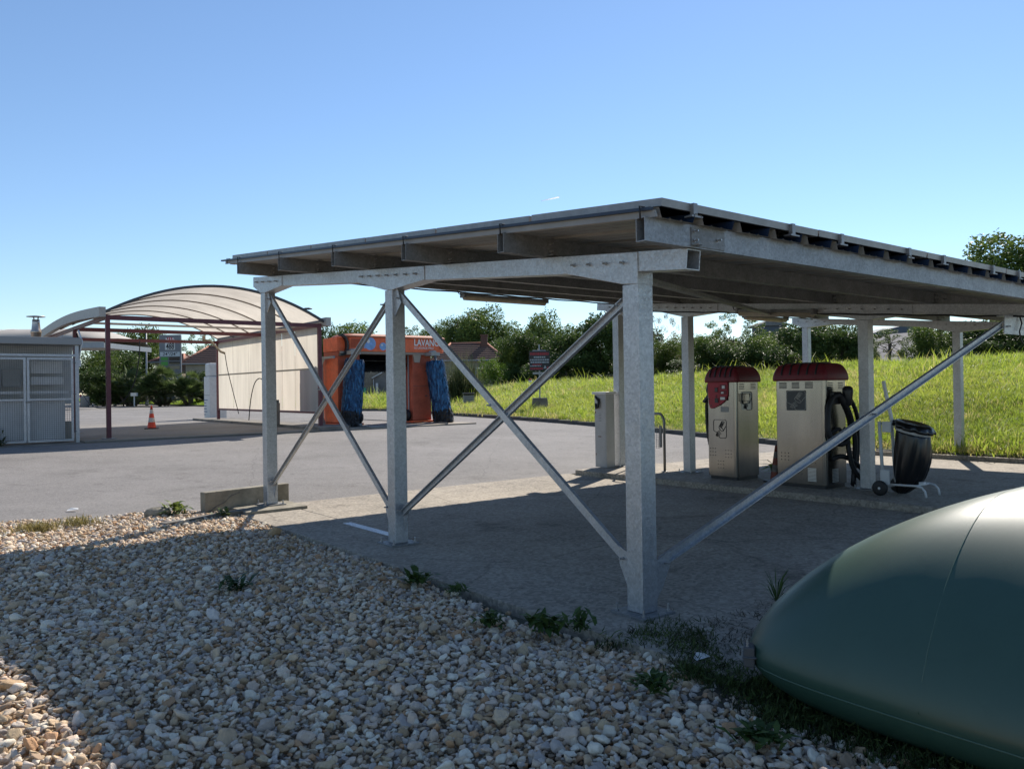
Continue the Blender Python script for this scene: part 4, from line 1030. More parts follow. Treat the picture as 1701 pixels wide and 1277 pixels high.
b = MB(); b.box(-.42, -.12, .35, .6, .05, .55); b.build("crate", mat("crate_tan", (.30, .27, .22), .8), cage)
b = MB(); b.box(.0, .06, .05, .09, 1.95, 2.12); b.build("junction_box", white_p, cage)
b = MB(); b.tube([(.02, .1, 2.1), (.06, .1, 2.4), (.1, .1, 2.6), (.05, .3, 2.9)], .02, 6); b.build("conduit", white_p, cage)
slab("cage_plinth", 18.75, 22.4, -6.6, -.12, .1, .385, concrete_d, .01)
fl = thing("flue_pipe", "stainless flue pipe with a disc cap standing behind the mesh cage", "flue pipe", at(61, 640, 23.5) * 1.0)
fl.location.z = .42
b = MB(); b.lathe([(.135, 0), (.135, 3.02), (.15, 3.03), (.15, 3.07), (.12, 3.12), (.10, 3.33), (.10, 3.42)], n=20); b.build("pipe", mat("flue_steel", (.5, .42, .35), .3, .85), fl)
b = MB(); b.lathe([(.25, 3.50), (.25, 3.515), (.03, 3.545)], n=20); b.tube([(.05, 0, 3.4), (.06, 0, 3.51)], .02, 6); b.tube([(-.05, 0, 3.4), (-.06, 0, 3.51)], .02, 6); b.build("cap", galv, fl)

# ------------------------------------------------------------------ orange brush gantry
gan = thing("wash_gantry", "orange roll-over brush gantry with big blue brushes and white lettering", "wash gantry", W(20.45, 7.80, GZ))
GW, GD, GH = 3.65, 1.25, 3.12
# posts
for x0, x1 in ((0, .80), (GW - .78, GW)):
    b = MB(); b.box(x0, x1, .12, GD, .10, 2.52); po = b.build("post", orange_d, gan, None, 0, .03)
    b = MB(); b.box(x0 + .015, x1 - .015, .112, .1185, 1.32, 1.33); b.box(x0 + .52, x0 + .60, .11, .119, 1.85, 1.89); b.box(x0 + .52, x0 + .60, .11, .119, .95, .99); b.build("door_seam", dark_g, po)
    b = MB(); b.box(x0 - .06, x1 + .06, .0, GD + .1, .03, .10); b.build("foot", orange, po, None, 0, .01)
b = MB(); b.box(-.012, .0, .14, GD - .02, .15, 2.3); b.box(-.014, -.010, .68, .69, .15, 2.3); b.build("side_panel", orange, gan)  # brighter orange than the posts, imitating the light on this side
b = MB()
for x in (GW - .80, GW - .795):
    pass
for y, w_ in ((.35, .05), (.55, .06), (.85, .04)): b.box(GW - .80 - .02, GW - .785, y, y + w_, .45, 2.45)
b.build("guide_rail", grey_p, gan)
# top beam with rounded ends and a lip
b = MB(); out = rrect(.30, GW + .52, -.02, GD + .02, .16, 6)
b.loft([[(x, y, 2.52) for x, y in out], [(x, y, 2.60) for x, y in out], [(x, y, 3.0) for x, y in rrect(.32, GW + .50, .0, GD, .16, 6)]], 0, False); tb_ = b.build("top_beam", orange, gan, None, 0, .012)
b = MB(); b.loft([[(x, y, 3.0) for x, y in rrect(.26, GW + .57, -.06, GD + .05, .18, 6)], [(x, y, 3.05) for x, y in rrect(.26, GW + .57, -.06, GD + .05, .18, 6)], [(x, y, 3.12) for x, y in rrect(.36, GW + .46, .06, GD - .06, .2, 6)]], 0, False); b.build("top_lip", mat("orange_top", (.50, .17, .09), .65, var=.3, vscale=3), gan, None, 0, .012)
b = MB(); b.box(.05, GW, .02, GD, 2.44, 2.52); b.build("under_tray", mat("tray_tan", (.30, .26, .22), .7), gan)
for x0, x1 in ((.42, .90), (GW + .28, GW + .46)):
    b = MB()
    for k in range(9): b.box(x0, x1, -.032, -.012, 2.66 + k * .032, 2.676 + k * .032)
    b.build("vent", mat("orange_vent", (.36, .07, .03), .6), tb_)
# printed bubbles and lettering on the beam face
for x, z, r_ in ((1.12, 2.79, .22), (1.62, 2.70, .135), (1.92, 2.92, .06), (.92, 2.66, .04)):
    b = MB(); b.tube([(x, -.024, z), (x, -.016, z)], r_, 28); bu = b.build("bubble", lblue, tb_)
    b = MB(); b.tube([(x - r_ * .3, -.027, z + r_ * .35), (x - r_ * .3, -.024, z + r_ * .35)], r_ * .28, 14); b.build("highlight", white_p, bu)
white_l = mat("white_lettering", (.75, .75, .74), .5)
text_mesh("lettering", "LAVANCE", .33, white_l, tb_, (2.86, -.022, 2.76), (R(90), 0, 0), .002, .006, sx=.80)
text_mesh("lettering", "LE LAVAGE PRO", .10, white_l, tb_, (2.86, -.022, 2.645), (R(90), 0, 0), .002, .001, sx=1.15)
# energy chain on the left
b = MB(); b.box(-.012, .295, .14, GD - .02, 2.525, 2.99); b.build("chain_box", orange, gan, None, 0, .01)
ch = []
for k in range(18):
    a = R(95 - 190 * k / 17); ch.append((.06 + .22 * math.cos(a), 2.72 + .33 * math.sin(a), a))
for x, z, a in ch:
    b = MB(); b.bar((x - .035 * math.sin(a), .02, z + .035 * math.cos(a)), (x + .035 * math.sin(a), .02, z - .035 * math.cos(a)), .16, .07, (math.cos(a), 0, math.sin(a))); b.build("chain_link", black_pl, gan, None, 0, .004)
# brushes
def brush(parent, p0, p1, rad, n_, m, seed, length=.30, name="bristles"):
    r = np.random.default_rng(seed); p0 = np.array(p0); p1 = np.array(p1); ax = p1 - p0; L_ = np.linalg.norm(ax); ax /= L_
    e1 = np.cross(ax, (0, 1, 0.2)); e1 /= np.linalg.norm(e1); e2 = np.cross(ax, e1); V = []; F = []; Cc = []
    for _ in range(n_):
        h = r.uniform(0, L_); a = r.uniform(0, 6.283); d = e1 * math.cos(a) + e2 * math.sin(a); t = -e1 * math.sin(a) + e2 * math.cos(a); w_ = r.uniform(.014, .030); R0 = rad * r.uniform(.82, 1.08); dr = length * r.uniform(.5, 1.2)
        o = len(V); c = p0 + ax * h
        pts = [c + d * R0 * .35 - ax * 0, c + d * R0 * .9 + np.array((0, 0, .02)), c + d * R0 * 1.0 - np.array((0, 0, dr * .45)), c + d * R0 * .92 - np.array((0, 0, dr))]
        for q in pts: 
            if q[2] < .02: q[2] = .02
            V += [q + t * w_, q - t * w_]
        F += [(o + 2 * i, o + 2 * i + 1, o + 2 * i + 3, o + 2 * i + 2) for i in range(3)]; tt = r.random() ** 1.5; Cc += [(.006 + .035 * tt, .035 + .16 * tt, .10 + .30 * tt)] * 3
    return mob(name, np_mesh(name, V, F, m, cols=Cc if m is blue_br else None), parent)
for x0, x1, sd in ((.40, .12, 1), (GW - .10, GW + .14, 2)):
    bt = Vector((x0, -.30, 2.22)); bo = Vector((x1, -.46, .08))
    b = MB(); b.tube([bt + Vector((0, 0, .25)), bo], .05, 8); sh = b.build("brush_shaft", galv_dull, gan)
    b = MB(); dirv = (bo - bt).normalized(); b.tube([bt + dirv * .02, bt + dirv * .2, bo - dirv * .05], [.12, .20, .22], 14); b.build("core", mat("brush_core", (.004, .015, .04), .8), sh)
    brush(sh, bt + (bo - bt) * .0, bt + (bo - bt) * .84, .33, 2600, blue_br, sd)
    k_ = brush(sh, bt + (bo - bt) * .80, bo, .36, 900, black_p, sd + 9, .2, "black_bristles")
    b = MB(); b.tube([(x0, -.30, 2.5), (x0, .3, 2.52)], .09, 8); b.box(x0 - .18, x0 + .18, -.36, .1, 2.40, 2.52); b.build("motor", mat("motor_grey", (.34, .33, .31), .6), sh)
b = MB(); b.tube([(.80, .75, 2.22), (GW - .78, .75, 2.22)], .06, 8); sh = b.build("top_brush", galv_dull, gan)
r0 = np.random.default_rng(77); V = []; F = []
for _ in range(3000):
    x = r0.uniform(.82, GW - .80); a = r0.uniform(0, 6.28); rr = .33 * r0.uniform(.8, 1.05); o = len(V); w_ = .015
    q0 = (x, .75 + .06 * math.cos(a), 2.22 + .06 * math.sin(a)); q1 = (x, .75 + rr * math.cos(a), 2.22 + rr * math.sin(a) - .06)
    V += [(q0[0] - w_, *q0[1:]), (q0[0] + w_, *q0[1:]), (q1[0] + w_, *q1[1:]), (q1[0] - w_, *q1[1:])]; F.append((o, o + 1, o + 2, o + 3))
mob("bristles", np_mesh("bristles", V, F, black_p), sh)
b = MB(); b.prism([(-.16, 0), (.16, 0), (.10, -.28), (-.10, -.28)], (GW - .62, .05, 2.44), (1, 0, 0), (0, 0, 1), (0, .25, 0)); b.build("funnel", mat("funnel_tan", (.35, .30, .24), .6), gan)
for x in (.88, GW - .90):
    b = MB(); b.loft([[(x + q, .38 + r_ * math.cos(2 * math.pi * k / 24), .29 + r_ * math.sin(2 * math.pi * k / 24)) for k in range(24)] for r_, q in ((.1, -.07), (.19, -.07), (.21, -.04), (.21, .04), (.19, .07), (.1, .07))]); wh = b.build("wheel_brush", black_p, gan)
rl = MB(); rl.box(.2, .26, -1.6, 6, .014, .05); rl.box(GW - .5, GW - .44, -1.6, 6, .014, .05); rl.box(1.2, 1.26, -1.0, 6, .014, .03); rl.build("floor_rail", galv_dull, gan)
for x in (-.1,):
    b = MB(); b.box(-.20, -.10, 1.05, 1.15, 0, 2.36); b.prism([(-.05, 0), (.16, 0), (-.05, .5)], (-.15, 1.04, .0), (1, 0, 0), (0, 0, 1), (0, .02, 0)); b.box(-.20, -.12, .1, 1.05, 2.28, 2.36); b.prism([(0, 0), (.25, 0), (0, -.25)], (-.16, 1.05, 2.28), (0, -1, 0), (0, 0, 1), (.012, 0, 0)); b.build("hose_mast", grey_p, gan, None, 0, .004)
b = MB(); b.box(-.45, .42, -.75, -.55, .0, .12); b.build("wheel_guide", galv_dull, gan, None, 0, .03)

# ------------------------------------------------------------------ vegetation
leaf_m = mat("leaf", (1, 1, 1), .5, attr="tint", transl=.38, spec=.3)
def leaf_quads(C, size, r, up=.35):
    n = len(C); a = r.normal(size=(n, 3)); a[:, 2] *= .6; a /= np.linalg.norm(a, axis=1)[:, None]
    b = r.normal(size=(n, 3)); b -= a * (a * b).sum(1)[:, None]; b /= np.linalg.norm(b, axis=1)[:, None]
    s = size * r.uniform(.6, 1.4, (n, 1)); a = a * s; b = b * s * .55
    V = np.stack([C - a, C + b - a * .1, C + a, C - b - a * .1], 1).reshape(-1, 3); return V, np.arange(n * 4).reshape(-1, 4)
def crown_mesh(name, seed, n, size, c1, c2, lobes=26, shell=.55, squash=1.0, gap=0.0, flat_bottom=.25, lobe_r=(.20, .38)):
    """unit crown: x, y in -.5...5, z in 0..1, built of leaf clumps around many lobes"""
    r = np.random.default_rng(seed); cs, rs = [], []
    while len(cs) < lobes:
        p = r.uniform(-1, 1, 3); q = np.linalg.norm(p)
        if q > 1 or q < .25 or p[2] < -1 + flat_bottom * r.random(): continue
        rr = r.uniform(*lobe_r); cs.append(p * (1 - rr) * (1 if q > shell else 1.15)); rs.append(rr)
    cs, rs = np.array(cs), np.array(rs)
    k = r.choice(lobes, n, p=rs ** 2 / (rs ** 2).sum()); d = r.normal(size=(n, 3)); d /= np.linalg.norm(d, axis=1)[:, None]
    rad = rs[k] * (1 - np.abs(r.normal(0, .22, n))) * (1 + .25 * np.sin(d[:, 0] * 7 + k) * np.sin(d[:, 1] * 6 + k * 2))
    C = cs[k] + d * rad[:, None] * np.array((1, 1, .85)); stray = r.random(n) < .04; C[stray] *= 1.07
    if gap: keep = (np.sin(C[:, 0] * 9 + seed) * np.sin(C[:, 1] * 8 + 1) * np.sin(C[:, 2] * 10 + 2)) < gap; C = C[keep]; k = k[keep]
    lobe_t = r.uniform(0, 1, lobes)[k][:, None]; t = np.clip(.65 * lobe_t + .35 * r.random((len(C), 1)), 0, 1); col = np.array(c1) * (1 - t) + np.array(c2) * t
    lo, hi = np.percentile(C, 1, axis=0), np.percentile(C, 99, axis=0); C = (C - lo) / (hi - lo) * 2 - 1; cs = (cs - lo) / (hi - lo) * 2 - 1
    V, F = leaf_quads(C, size, r); V = V * .5; V[:, 2] = V[:, 2] + .5
    return np_mesh(name, V, F, leaf_m, False, cols=col), cs * .5 + np.array((0, 0, .5))
def tree_parts(kind, seed, **k):
    me, cs = crown_mesh("crown", seed, **k); return me, cs
VAR = {}
dk1, dk2 = (.034, .064, .018), (.11, .16, .038)
md1, md2 = (.058, .10, .02), (.15, .205, .045)
lt1, lt2 = (.055, .095, .015), (.135, .175, .035)
br1, br2 = (.075, .060, .030), (.17, .14, .075)
VAR["dense"] = [tree_parts("dense", 1, n=22000, size=.034, c1=md1, c2=md2), tree_parts("dense", 2, n=22000, size=.034, c1=md1, c2=md2, lobes=32)]
VAR["dark"] = [tree_parts("dark", 3, n=22000, size=.036, c1=dk1, c2=dk2), tree_parts("dark", 4, n=22000, size=.036, c1=dk1, c2=dk2, lobes=20)]
VAR["light"] = [tree_parts("light", 5, n=20000, size=.034, c1=lt1, c2=lt2, lobes=24)]
VAR["airy"] = [tree_parts("airy", 6, n=8500, size=.026, c1=dk2, c2=md2, lobes=64, lobe_r=(.07, .14)), tree_parts("airy", 7, n=8500, size=.026, c1=dk2, c2=lt1, lobes=56, lobe_r=(.07, .15))]
VAR["brown"] = [tree_parts("brown", 8, n=5200, size=.020, c1=br1, c2=br2, lobes=70, lobe_r=(.06, .12))]
VAR["bush"] = [tree_parts("bush", 9, n=9000, size=.040, c1=(.07, .14, .015), c2=(.17, .25, .03), lobes=18, flat_bottom=.0)]
used = {}
def tree(label, px, bot, top, wid, Y, kind, base=None, group="trees beyond the forecourt", name="tree", depth=1.0, crown_from=None, hue=None):
    p = at(px, top, Y); ztop = p.z; q = at(px, bot, Y); wd = wid / FPX * Y
    zb = base if base is not None else (bank_z(p.x, Y) if px > 560 and math.hypot(p.x, Y) > bank_row(px)[1] + 2 else .42)
    t = thing(name, label, "bush" if name == "bush" else "tree", (p.x, Y, zb - .05), random.uniform(0, 6.28), group)
    i = used.get(kind, 0); used[kind] = i + 1; me, cs = VAR[kind][i % len(VAR[kind])]
    z0 = max(q.z - zb, 0.0); hgt = ztop - zb - z0
    c = mob("crown", me, t, (0, 0, z0)); c.scale = (wd, wd * depth, hgt)
    tr = MB(); r = max(.06, .022 * hgt); ht = z0 + hgt * .55
    tr.tube([(0, 0, -.2), (.03 * hgt, 0, ht * .35), (-.02 * hgt, .02 * hgt, ht * .7), (0, 0, ht)], [r * 1.3, r, r * .8, r * .4], 8)
    rr = random.Random(int(px * 7 + Y))
    for k in range(8 if kind not in ("airy", "brown") else 16):
        l = cs[rr.randrange(len(cs))]; e = Vector((l[0] * wd, l[1] * wd * depth, z0 + l[2] * hgt)); s0 = ht * rr.uniform(.45, .95); mid = Vector((e.x * .4, e.y * .4, s0 + (e.z - s0) * .55))
        tr.tube([(0, 0, s0), mid, e], [r * .45, r * .3, r * .1], 5)
    tr.build("trunk", bark, t)
    return t
TG = "trees beyond the forecourt"
tree("yellow-green tree just right of the mesh cage, behind the maroon posts", 150, 668, 588, 78, 84, "light")
tree("shadowy tree seen between the two left maroon posts", 196, 670, 574, 84, 90, "dark")
tree("broad tree rising behind the grey lamp post left of the price sign", 238, 668, 548, 80, 98, "dense")
tree("pale feathery tree over the brown house roof, right of the price sign", 332, 612, 556, 62, 108, "airy")
tree("dark tree top under the wash roof, above the brown house roof", 392, 640, 546, 70, 104, "dark")
tree("dark tree in the gap right of the cream wash wall", 533, 668, 545, 60, 92, "dark")
tree("wide tree whose top shows above the left half of the gantry", 590, 630, 541, 105, 122, "dense")
tree("tree whose top shows above the middle of the gantry", 672, 640, 545, 90, 124, "airy")
tree("small tree top above the right half of the gantry", 722, 620, 545, 60, 120, "dense")
tree("tallest rounded tree behind the tiled house with the chimney", 805, 622, 515, 100, 112, "dense")
tree("tree filling the left shoulder of the tall rounded tree", 760, 612, 530, 70, 114, "dense")
tree("tree with pale blossom at the right end of the tiled house", 858, 655, 548, 62, 72, "light")
tree("tree with a bronze rounded top left of the near column", 905, 650, 524, 82, 84, "dense")
tree("dark green tree standing directly behind the red and black sign", 880, 655, 560, 80, 70, "dark")
tree("very dark broad tree in the middle of the bank top", 960, 660, 540, 100, 68, "dark")
tree("very dark tall tree half hidden by the near column", 1012, 660, 520, 95, 67, "dark")
tree("thin brown half-bare tree just right of the near column", 1100, 628, 524, 62, 66, "brown")
tree("olive bush below the half-bare brown tree", 1092, 645, 566, 70, 63, "light")
tree("low green tree between the two island columns, left part", 1158, 645, 560, 60, 64, "dense")
tree("low dark tree behind the red hood of the left vacuum machine", 1205, 640, 566, 80, 62, "dark")
tree("feathery upright tree poking above the low trees beyond the left vacuum machine", 1218, 600, 522, 92, 66, "airy")
tree("mid green tree between the two red hoods", 1268, 640, 560, 80, 62, "dense")
tree("dark tree behind the hood of the right vacuum machine", 1335, 635, 536, 96, 58, "dark")
tree("dark tree just left of the column by the bag trolley", 1398, 630, 538, 90, 57, "dark")
tree("dark spreading tree in front of the grey shed roof", 1478, 592, 546, 78, 52, "airy")
tree("light green tree right of the grey shed roof", 1545, 618, 540, 78, 50, "dense")
tree("dark tree behind the back row column", 1608, 615, 536, 100, 48, "dark")
tree("dark tree at the right edge of the picture above the grass bank", 1682, 612, 532, 115, 46, "dark")
tree("large leafy tree rising above the canopy roof at the right edge", 1668, 560, 398, 190, 62, "dense")
tree("leafy tree beyond the right edge beside the large one", 1800, 620, 440, 180, 60, "dense")
tree("bright yellow-green conical bush below the tiled house", 819, 650, 597, 44, 66, "bush", name="bush", group="bushes")
tree("dark clipped bush beside the payment column, in front of the brown house", 345, 668, 618, 50, 74, "dark", base=.5, name="bush", group="bushes")
tree("dark hedge bush in the gap right of the wash wall", 531, 668, 612, 30, 76, "dark", base=.5, name="bush", group="bushes")
for px, top, w_, l in ((170, 610, 70, "low dark bush left of the palms"), (205, 622, 60, "bush behind the leftmost palm")): tree(l, px, 668, top, w_, 78, "dark", base=.5, name="bush", group="bushes")
for px, bot, top, w_, Y, l in ((1130, 650, 598, 120, 60, "dark undergrowth along the bank top right of the near column"), (1430, 625, 575, 60, 56, "dark undergrowth left of the grey shed"), (1640, 612, 562, 150, 45, "dark undergrowth at the right end of the bank top"), (940, 655, 590, 140, 66, "dark undergrowth behind the sign"), (1300, 640, 585, 120, 60, "dark undergrowth behind the vacuum machines")):
    tree(l, px, bot, top, w_, Y, "dark", name="bush", group="bushes", depth=.4)
for i, (px, top, w_, Y) in enumerate(((1065, 552, 80, 82), (1130, 562, 90, 80), (1185, 562, 90, 78), (1245, 560, 80, 80), (1300, 552, 90, 76), (1365, 546, 90, 74), (1420, 556, 70, 72), (925, 560, 90, 92), (850, 566, 80, 96), (1575, 552, 90, 62), (1650, 548, 110, 60), (1720, 545, 110, 58))):
    tree(("dark filler tree in the second row behind the bank, " + ["beyond the near column", "just right of the near column", "left of the left vacuum machine", "behind the left vacuum machine", "between the vacuum machines", "behind the right vacuum machine", "left of the grey shed", "behind the black board sign", "behind the blossom tree", "right of the grey shed", "behind the last column", "at the right edge"][i]), px, 640 if px < 1400 else 615, top, w_, Y, ("dark", "dense")[i % 2])
# fan palms on the verge
def palm(label, px, base_py, top_py, w_px, Y, n=46, seed=0):
    n = n * 3
    p = gp(px, base_py, .45); p = at(px, 650, Y); hgt = at(px, top_py, Y).z - .5; wd = w_px / FPX * Y / 2
    t = thing("fan_palm", label, "palm", (p.x, Y, .5), 0.0, "fan palms on the verge"); r = np.random.default_rng(seed)
    b = MB()
    hearts = [(0, 0, hgt * .50)] + [(r.uniform(-.65, .65) * wd, r.uniform(-.5, .5) * wd, hgt * r.uniform(.08, .40)) for _ in range(5)]
    for h in hearts: b.tube([(h[0] * .3, h[1] * .3, 0), (h[0] * .7, h[1] * .7, h[2] * .5), h], [.16, .14, .10], 7)
    b.build("trunk", bark, t)
    V, F, Cc = [], [], []
    for k in range(n):
        h = np.array(hearts[k % len(hearts)]); a = r.uniform(0, 6.28); e = r.uniform(-.25, 1.35); d = np.array((math.cos(a) * math.cos(e), math.sin(a) * math.cos(e), math.sin(e))); L_ = wd * r.uniform(.40, .62); c = h + d * L_
        side = np.cross(d, (0, 0, 1.0)); side /= np.linalg.norm(side) + 1e-6; upv = np.cross(side, d); R_ = wd * r.uniform(.26, .40)
        tt = r.random(); col = np.array((.045, .075, .022)) * (1 - tt) + np.array((.12, .16, .05)) * tt
        if e < .1: col = col * .5 + np.array((.09, .075, .04)) * .5
        o = len(V); V += [h + side * .012, h - side * .012, c - side * .012, c + side * .012]; F.append((o, o + 1, o + 2, o + 3)); Cc.append(col)
        for j in range(15):
            f = (j - 7) / 7 * 1.75; q = d * math.cos(f) + side * math.sin(f); tip = c + q * R_ * r.uniform(.85, 1.1) - np.array((0, 0, R_ * .25 * abs(f))); wv = np.cross(q, upv) * R_ * .055
            m_ = c + q * R_ * .5 + upv * R_ * .04; o = len(V); V += [c, m_ + wv, tip, m_ - wv]; F.append((o, o + 1, o + 2, o + 3)); Cc.append(col * r.uniform(.8, 1.25))
    V = np.array(V); V[:, 2] = np.maximum(V[:, 2], .03)
    mob("fronds", np_mesh("fronds", V, F, leaf_m, cols=np.array(Cc)), t)
palm("leftmost spreading fan palm on the verge, right of the first maroon post", 218, 664, 606, 78, 76, 60, 1)
palm("fan palm directly below the price sign", 274, 666, 600, 82, 73, 70, 2)
palm("fan palm left of the white payment column", 318, 668, 606, 66, 72, 60, 3)
palm("small fan palm at the left end of the palm row", 176, 662, 622, 60, 80, 40, 4)
# weeping pampas clump beside the gantry
pp = at(768, 650, 45); pam = thing("pampas_clump", "big drooping pampas clump beside the right gantry brush", "shrub", (pp.x, 45, .6), 0.0)
r = np.random.default_rng(5); V, F, Cc = [], [], []
for k in range(2600):
    a = r.uniform(0, 6.28); s = r.random() ** .5; L_ = r.uniform(.7, 1.15); c = np.array((r.normal(0, .35), r.normal(0, .35), 0)); d = np.array((math.cos(a), math.sin(a))); tt = r.random() * r.random()
    col = np.array((.035, .06, .018)) * (1 - tt) + np.array((.26, .25, .14)) * tt; side = np.array((-d[1], d[0], 0)) * r.uniform(.010, .02); o = len(V)
    for i in range(5):
        t_ = i / 4; x = 1.35 * L_ * s * t_ ** 1.2; z = 2.65 * L_ * (1 - .22 * s) * (t_ * (1.75 - .95 * s * t_ ** 1.1) * .66 + .04)
        q = np.array((c[0] + d[0] * x, c[1] + d[1] * x, max(z, .02))); w_ = (1 - t_ * .8); V += [q + side * w_, q - side * w_]
    F += [(o + 2 * i, o + 2 * i + 1, o + 2 * i + 3, o + 2 * i + 2) for i in range(4)]; Cc += [col] * 4
mob("blades", np_mesh("blades", V, F, leaf_m, cols=np.array(Cc)), pam)
b = MB(); b.lathe([(.5, -.3), (.45, .2), (.2, .5)], n=10); b.build("clump_base", bark, pam)

# weeds among the gravel, one by one
def weed(label, loc, kind, h, sp, n, seed, c1=(.035, .07, .02), c2=(.09, .14, .035)):
    r = np.random.default_rng(seed); V, F, Cc = [], [], []
    for k in range(n):
        a = r.uniform(0, 6.28); tt = r.random(); col = np.array(c1) * (1 - tt) + np.array(c2) * tt; base = r.normal(0, sp * .25, 2)
        if kind == "leafy":
            hh = h * r.uniform(.3, 1); e = r.uniform(.1, .9); L_ = sp * r.uniform(.35, .8); w_ = L_ * r.uniform(.12, .2); z0 = hh * r.uniform(.1, .8)
        else:
            hh = h * r.uniform(.5, 1.1); e = r.uniform(.5, 1.3); L_ = hh; w_ = .004 * r.uniform(.8, 1.5); z0 = 0.0
        d = np.array((math.cos(a) * math.cos(e), math.sin(a) * math.cos(e), math.sin(e))); s = np.array((-math.sin(a), math.cos(a), 0)) * w_; p = np.array((*base, z0)); o = len(V)
        m_ = p + d * L_ * .5 + np.array((0, 0, L_ * .08)); tip = p + d * L_ - np.array((0, 0, L_ * (.18 if kind == "leafy" else .25) * math.cos(e)))
        V += [p + s * .3, p - s * .3, m_ - s, m_ + s, tip + s * .1, tip - s * .1]; F += [(o, o + 1, o + 2, o + 3), (o + 3, o + 2, o + 5, o + 4)]; Cc += [col, col * 1.1]
    t = mob("weed", np_mesh("weed", V, F, leaf_m, cols=np.array(Cc)), None, loc); return tag(t, label, "weed", "weeds around the gravel")
def wl(px, py): p = gp(px, py, .02); return p
weed("tall leafy weed against the foot of the near column", wl(968, 1052), "leafy", .20, .14, 60, 1)
weed("low weed left of the tall one near the near column", wl(905, 1048), "leafy", .12, .20, 70, 2)
weed("ragged weed patch at the gravel edge further left", wl(812, 1040), "leafy", .09, .16, 50, 3)
weed("leafy weed at the gravel edge midway along the footing", wl(695, 972), "leafy", .10, .20, 50, 4)
weed("second leafy weed at the gravel edge, right of the midway one", wl(760, 985), "leafy", .07, .14, 36, 5)
weed("spiky lone weed in the middle of the gravel", wl(392, 982), "leafy", .10, .19, 44, 6, (.02, .045, .015), (.05, .09, .03))
weed("small feathery weed in the gravel below the near column", wl(1088, 1148), "leafy", .08, .16, 70, 7)
weed("sprawling weed in the gravel below the tank", wl(1262, 1232), "leafy", .06, .18, 60, 8)
weed("tall thin grass stalk beside the tank tip", wl(1290, 1000), "blade", .36, .0, 26, 9)
weed("dry yellow grass along the asphalt at the left edge", wl(60, 884), "blade", .16, .42, 620, 10, (.16, .13, .04), (.34, .27, .10))
weed("second clump of dry yellow grass, right of the left edge", wl(130, 872), "blade", .15, .45, 300, 11, (.15, .13, .04), (.30, .25, .09))
weed("green weed left of the low concrete wall", wl(292, 856), "leafy", .18, .25, 60, 12, (.07, .11, .02), (.16, .20, .05))
weed("small green weed at the foot of the low concrete wall", wl(370, 858), "leafy", .12, .18, 40, 13, (.06, .10, .02), (.13, .18, .05))
weed("weed at the foot of the mesh cage", W(18.9, -2.0, .36), "leafy", .45, .4, 60, 14, (.05, .07, .03), (.10, .12, .05))
weed("bright weed growing through the island edge between the machines", W(4.2, 8.3, .02), "leafy", .3, .5, 90, 15, (.07, .13, .02), (.16, .24, .04))
# creeping green strip between the tank and the gravel, too fine to count
nG = 1500; ug = rng.uniform(-3.2, -.15, nG); vg = -.40 + rng.normal(0, .09, nG) - np.clip(-ug - .6, 0, 1) * .22 + .05 * np.sin(ug * 9) + np.clip(ug + 1.2, 0, 1) * rng.uniform(0, .5, nG)
ps = [W(a, c, -.015) for a, c in zip(ug, vg)]
gt = np.array((.05, .085, .02)) * (1 - rng.random((nG, 1))) + np.array((.085, .105, .04)) * rng.random((nG, 1))
scatter("creeping_weeds", np.array([p[:] for p in ps]), rng.integers(0, 6, nG), np.c_[rng.normal(0, .5, nG), rng.normal(0, .5, nG), rng.uniform(0, 6.28, nG)], np.repeat(rng.uniform(.22, .5, (nG, 1)), 3, 1), gt, tufts, grass_m, "dark creeping weeds along the foot of the tank")
nG = 900; ug = rng.uniform(-2.6, -.4, nG); vg = rng.uniform(-.2, 1.6, nG)
scatter("dry_litter", np.array([W(a, c, -.0)[:] for a, c in zip(ug, vg)]), rng.integers(0, 6, nG), np.c_[rng.normal(0, 1.2, nG), rng.normal(0, 1.2, nG), rng.uniform(0, 6.28, nG)], np.repeat(rng.uniform(.15, .4, (nG, 1)), 3, 1), np.array((.12, .10, .07)) * rng.uniform(.4, 1.3, (nG, 1)), tufts, grass_m, "dry plant litter on the dark apron beside the near column")

# ------------------------------------------------------------------ loose things on the ground
lw = thing("low_wall", "short cracked concrete wall block standing behind the far front column", "wall block", W(6.98, -.78, 0))
b = MB(); b.box(0, 1.27, .0, .13, -.1, .285); b.build("block", concrete_w, lw, (0, 0, 0), R(0), .012); lw.rotation_euler = (0, 0, YAW - R(-10) - R(0))
b = MB(); b.tube([(.02, -.002, .02), (.10, -.003, .05), (.16, -.002, .09), (.28, -.003, .13), (.36, -.002, .20), (.5, -.003, .24)], .006, 5); b.build("crack", concrete_d, lw)
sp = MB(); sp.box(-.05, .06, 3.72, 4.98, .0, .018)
o = sp.build("pale_strip", galv, None, O3 + VV * .26, YAW, .003); tag(o, "flat pale strip lying on the footing beside the middle front column", "steel strip")  # thin pale strip, slightly raised above the footing
for px, py, l, s_, c in ((1165, 1093, "white scrap of paper in the weeds near the tank tip", .045, white_p), (121, 847, "small white scrap of litter on the asphalt by the dry grass", .07, white_p)):
    p = gp(px, py, .03); b = MB(); b.add([(-s_, -s_ * .4, 0), (s_, -s_ * .5, .012), (s_ * .9, s_ * .5, .02), (-s_ * .3, s_ * .6, .03), (-s_, s_ * .3, .006)], [(0, 1, 2, 3, 4)]); tag(b.build("paper_scrap", c, None, p, .4), l, "litter")
rk = gp(262, 856, .03); b = MB(); b.loft([[(.17 * a * math.cos(q), .10 * a * math.sin(q) * (1 + .2 * math.sin(3 * q)), z) for q in np.linspace(0, 6.28, 14)[:-1]] for a, z in ((.8, -.02), (1, .03), (.85, .08), (.4, .11))]); tag(b.build("boulder", concrete_w, None, rk, .2, .01), "pale flat boulder at the gravel edge left of the low concrete wall", "rock")
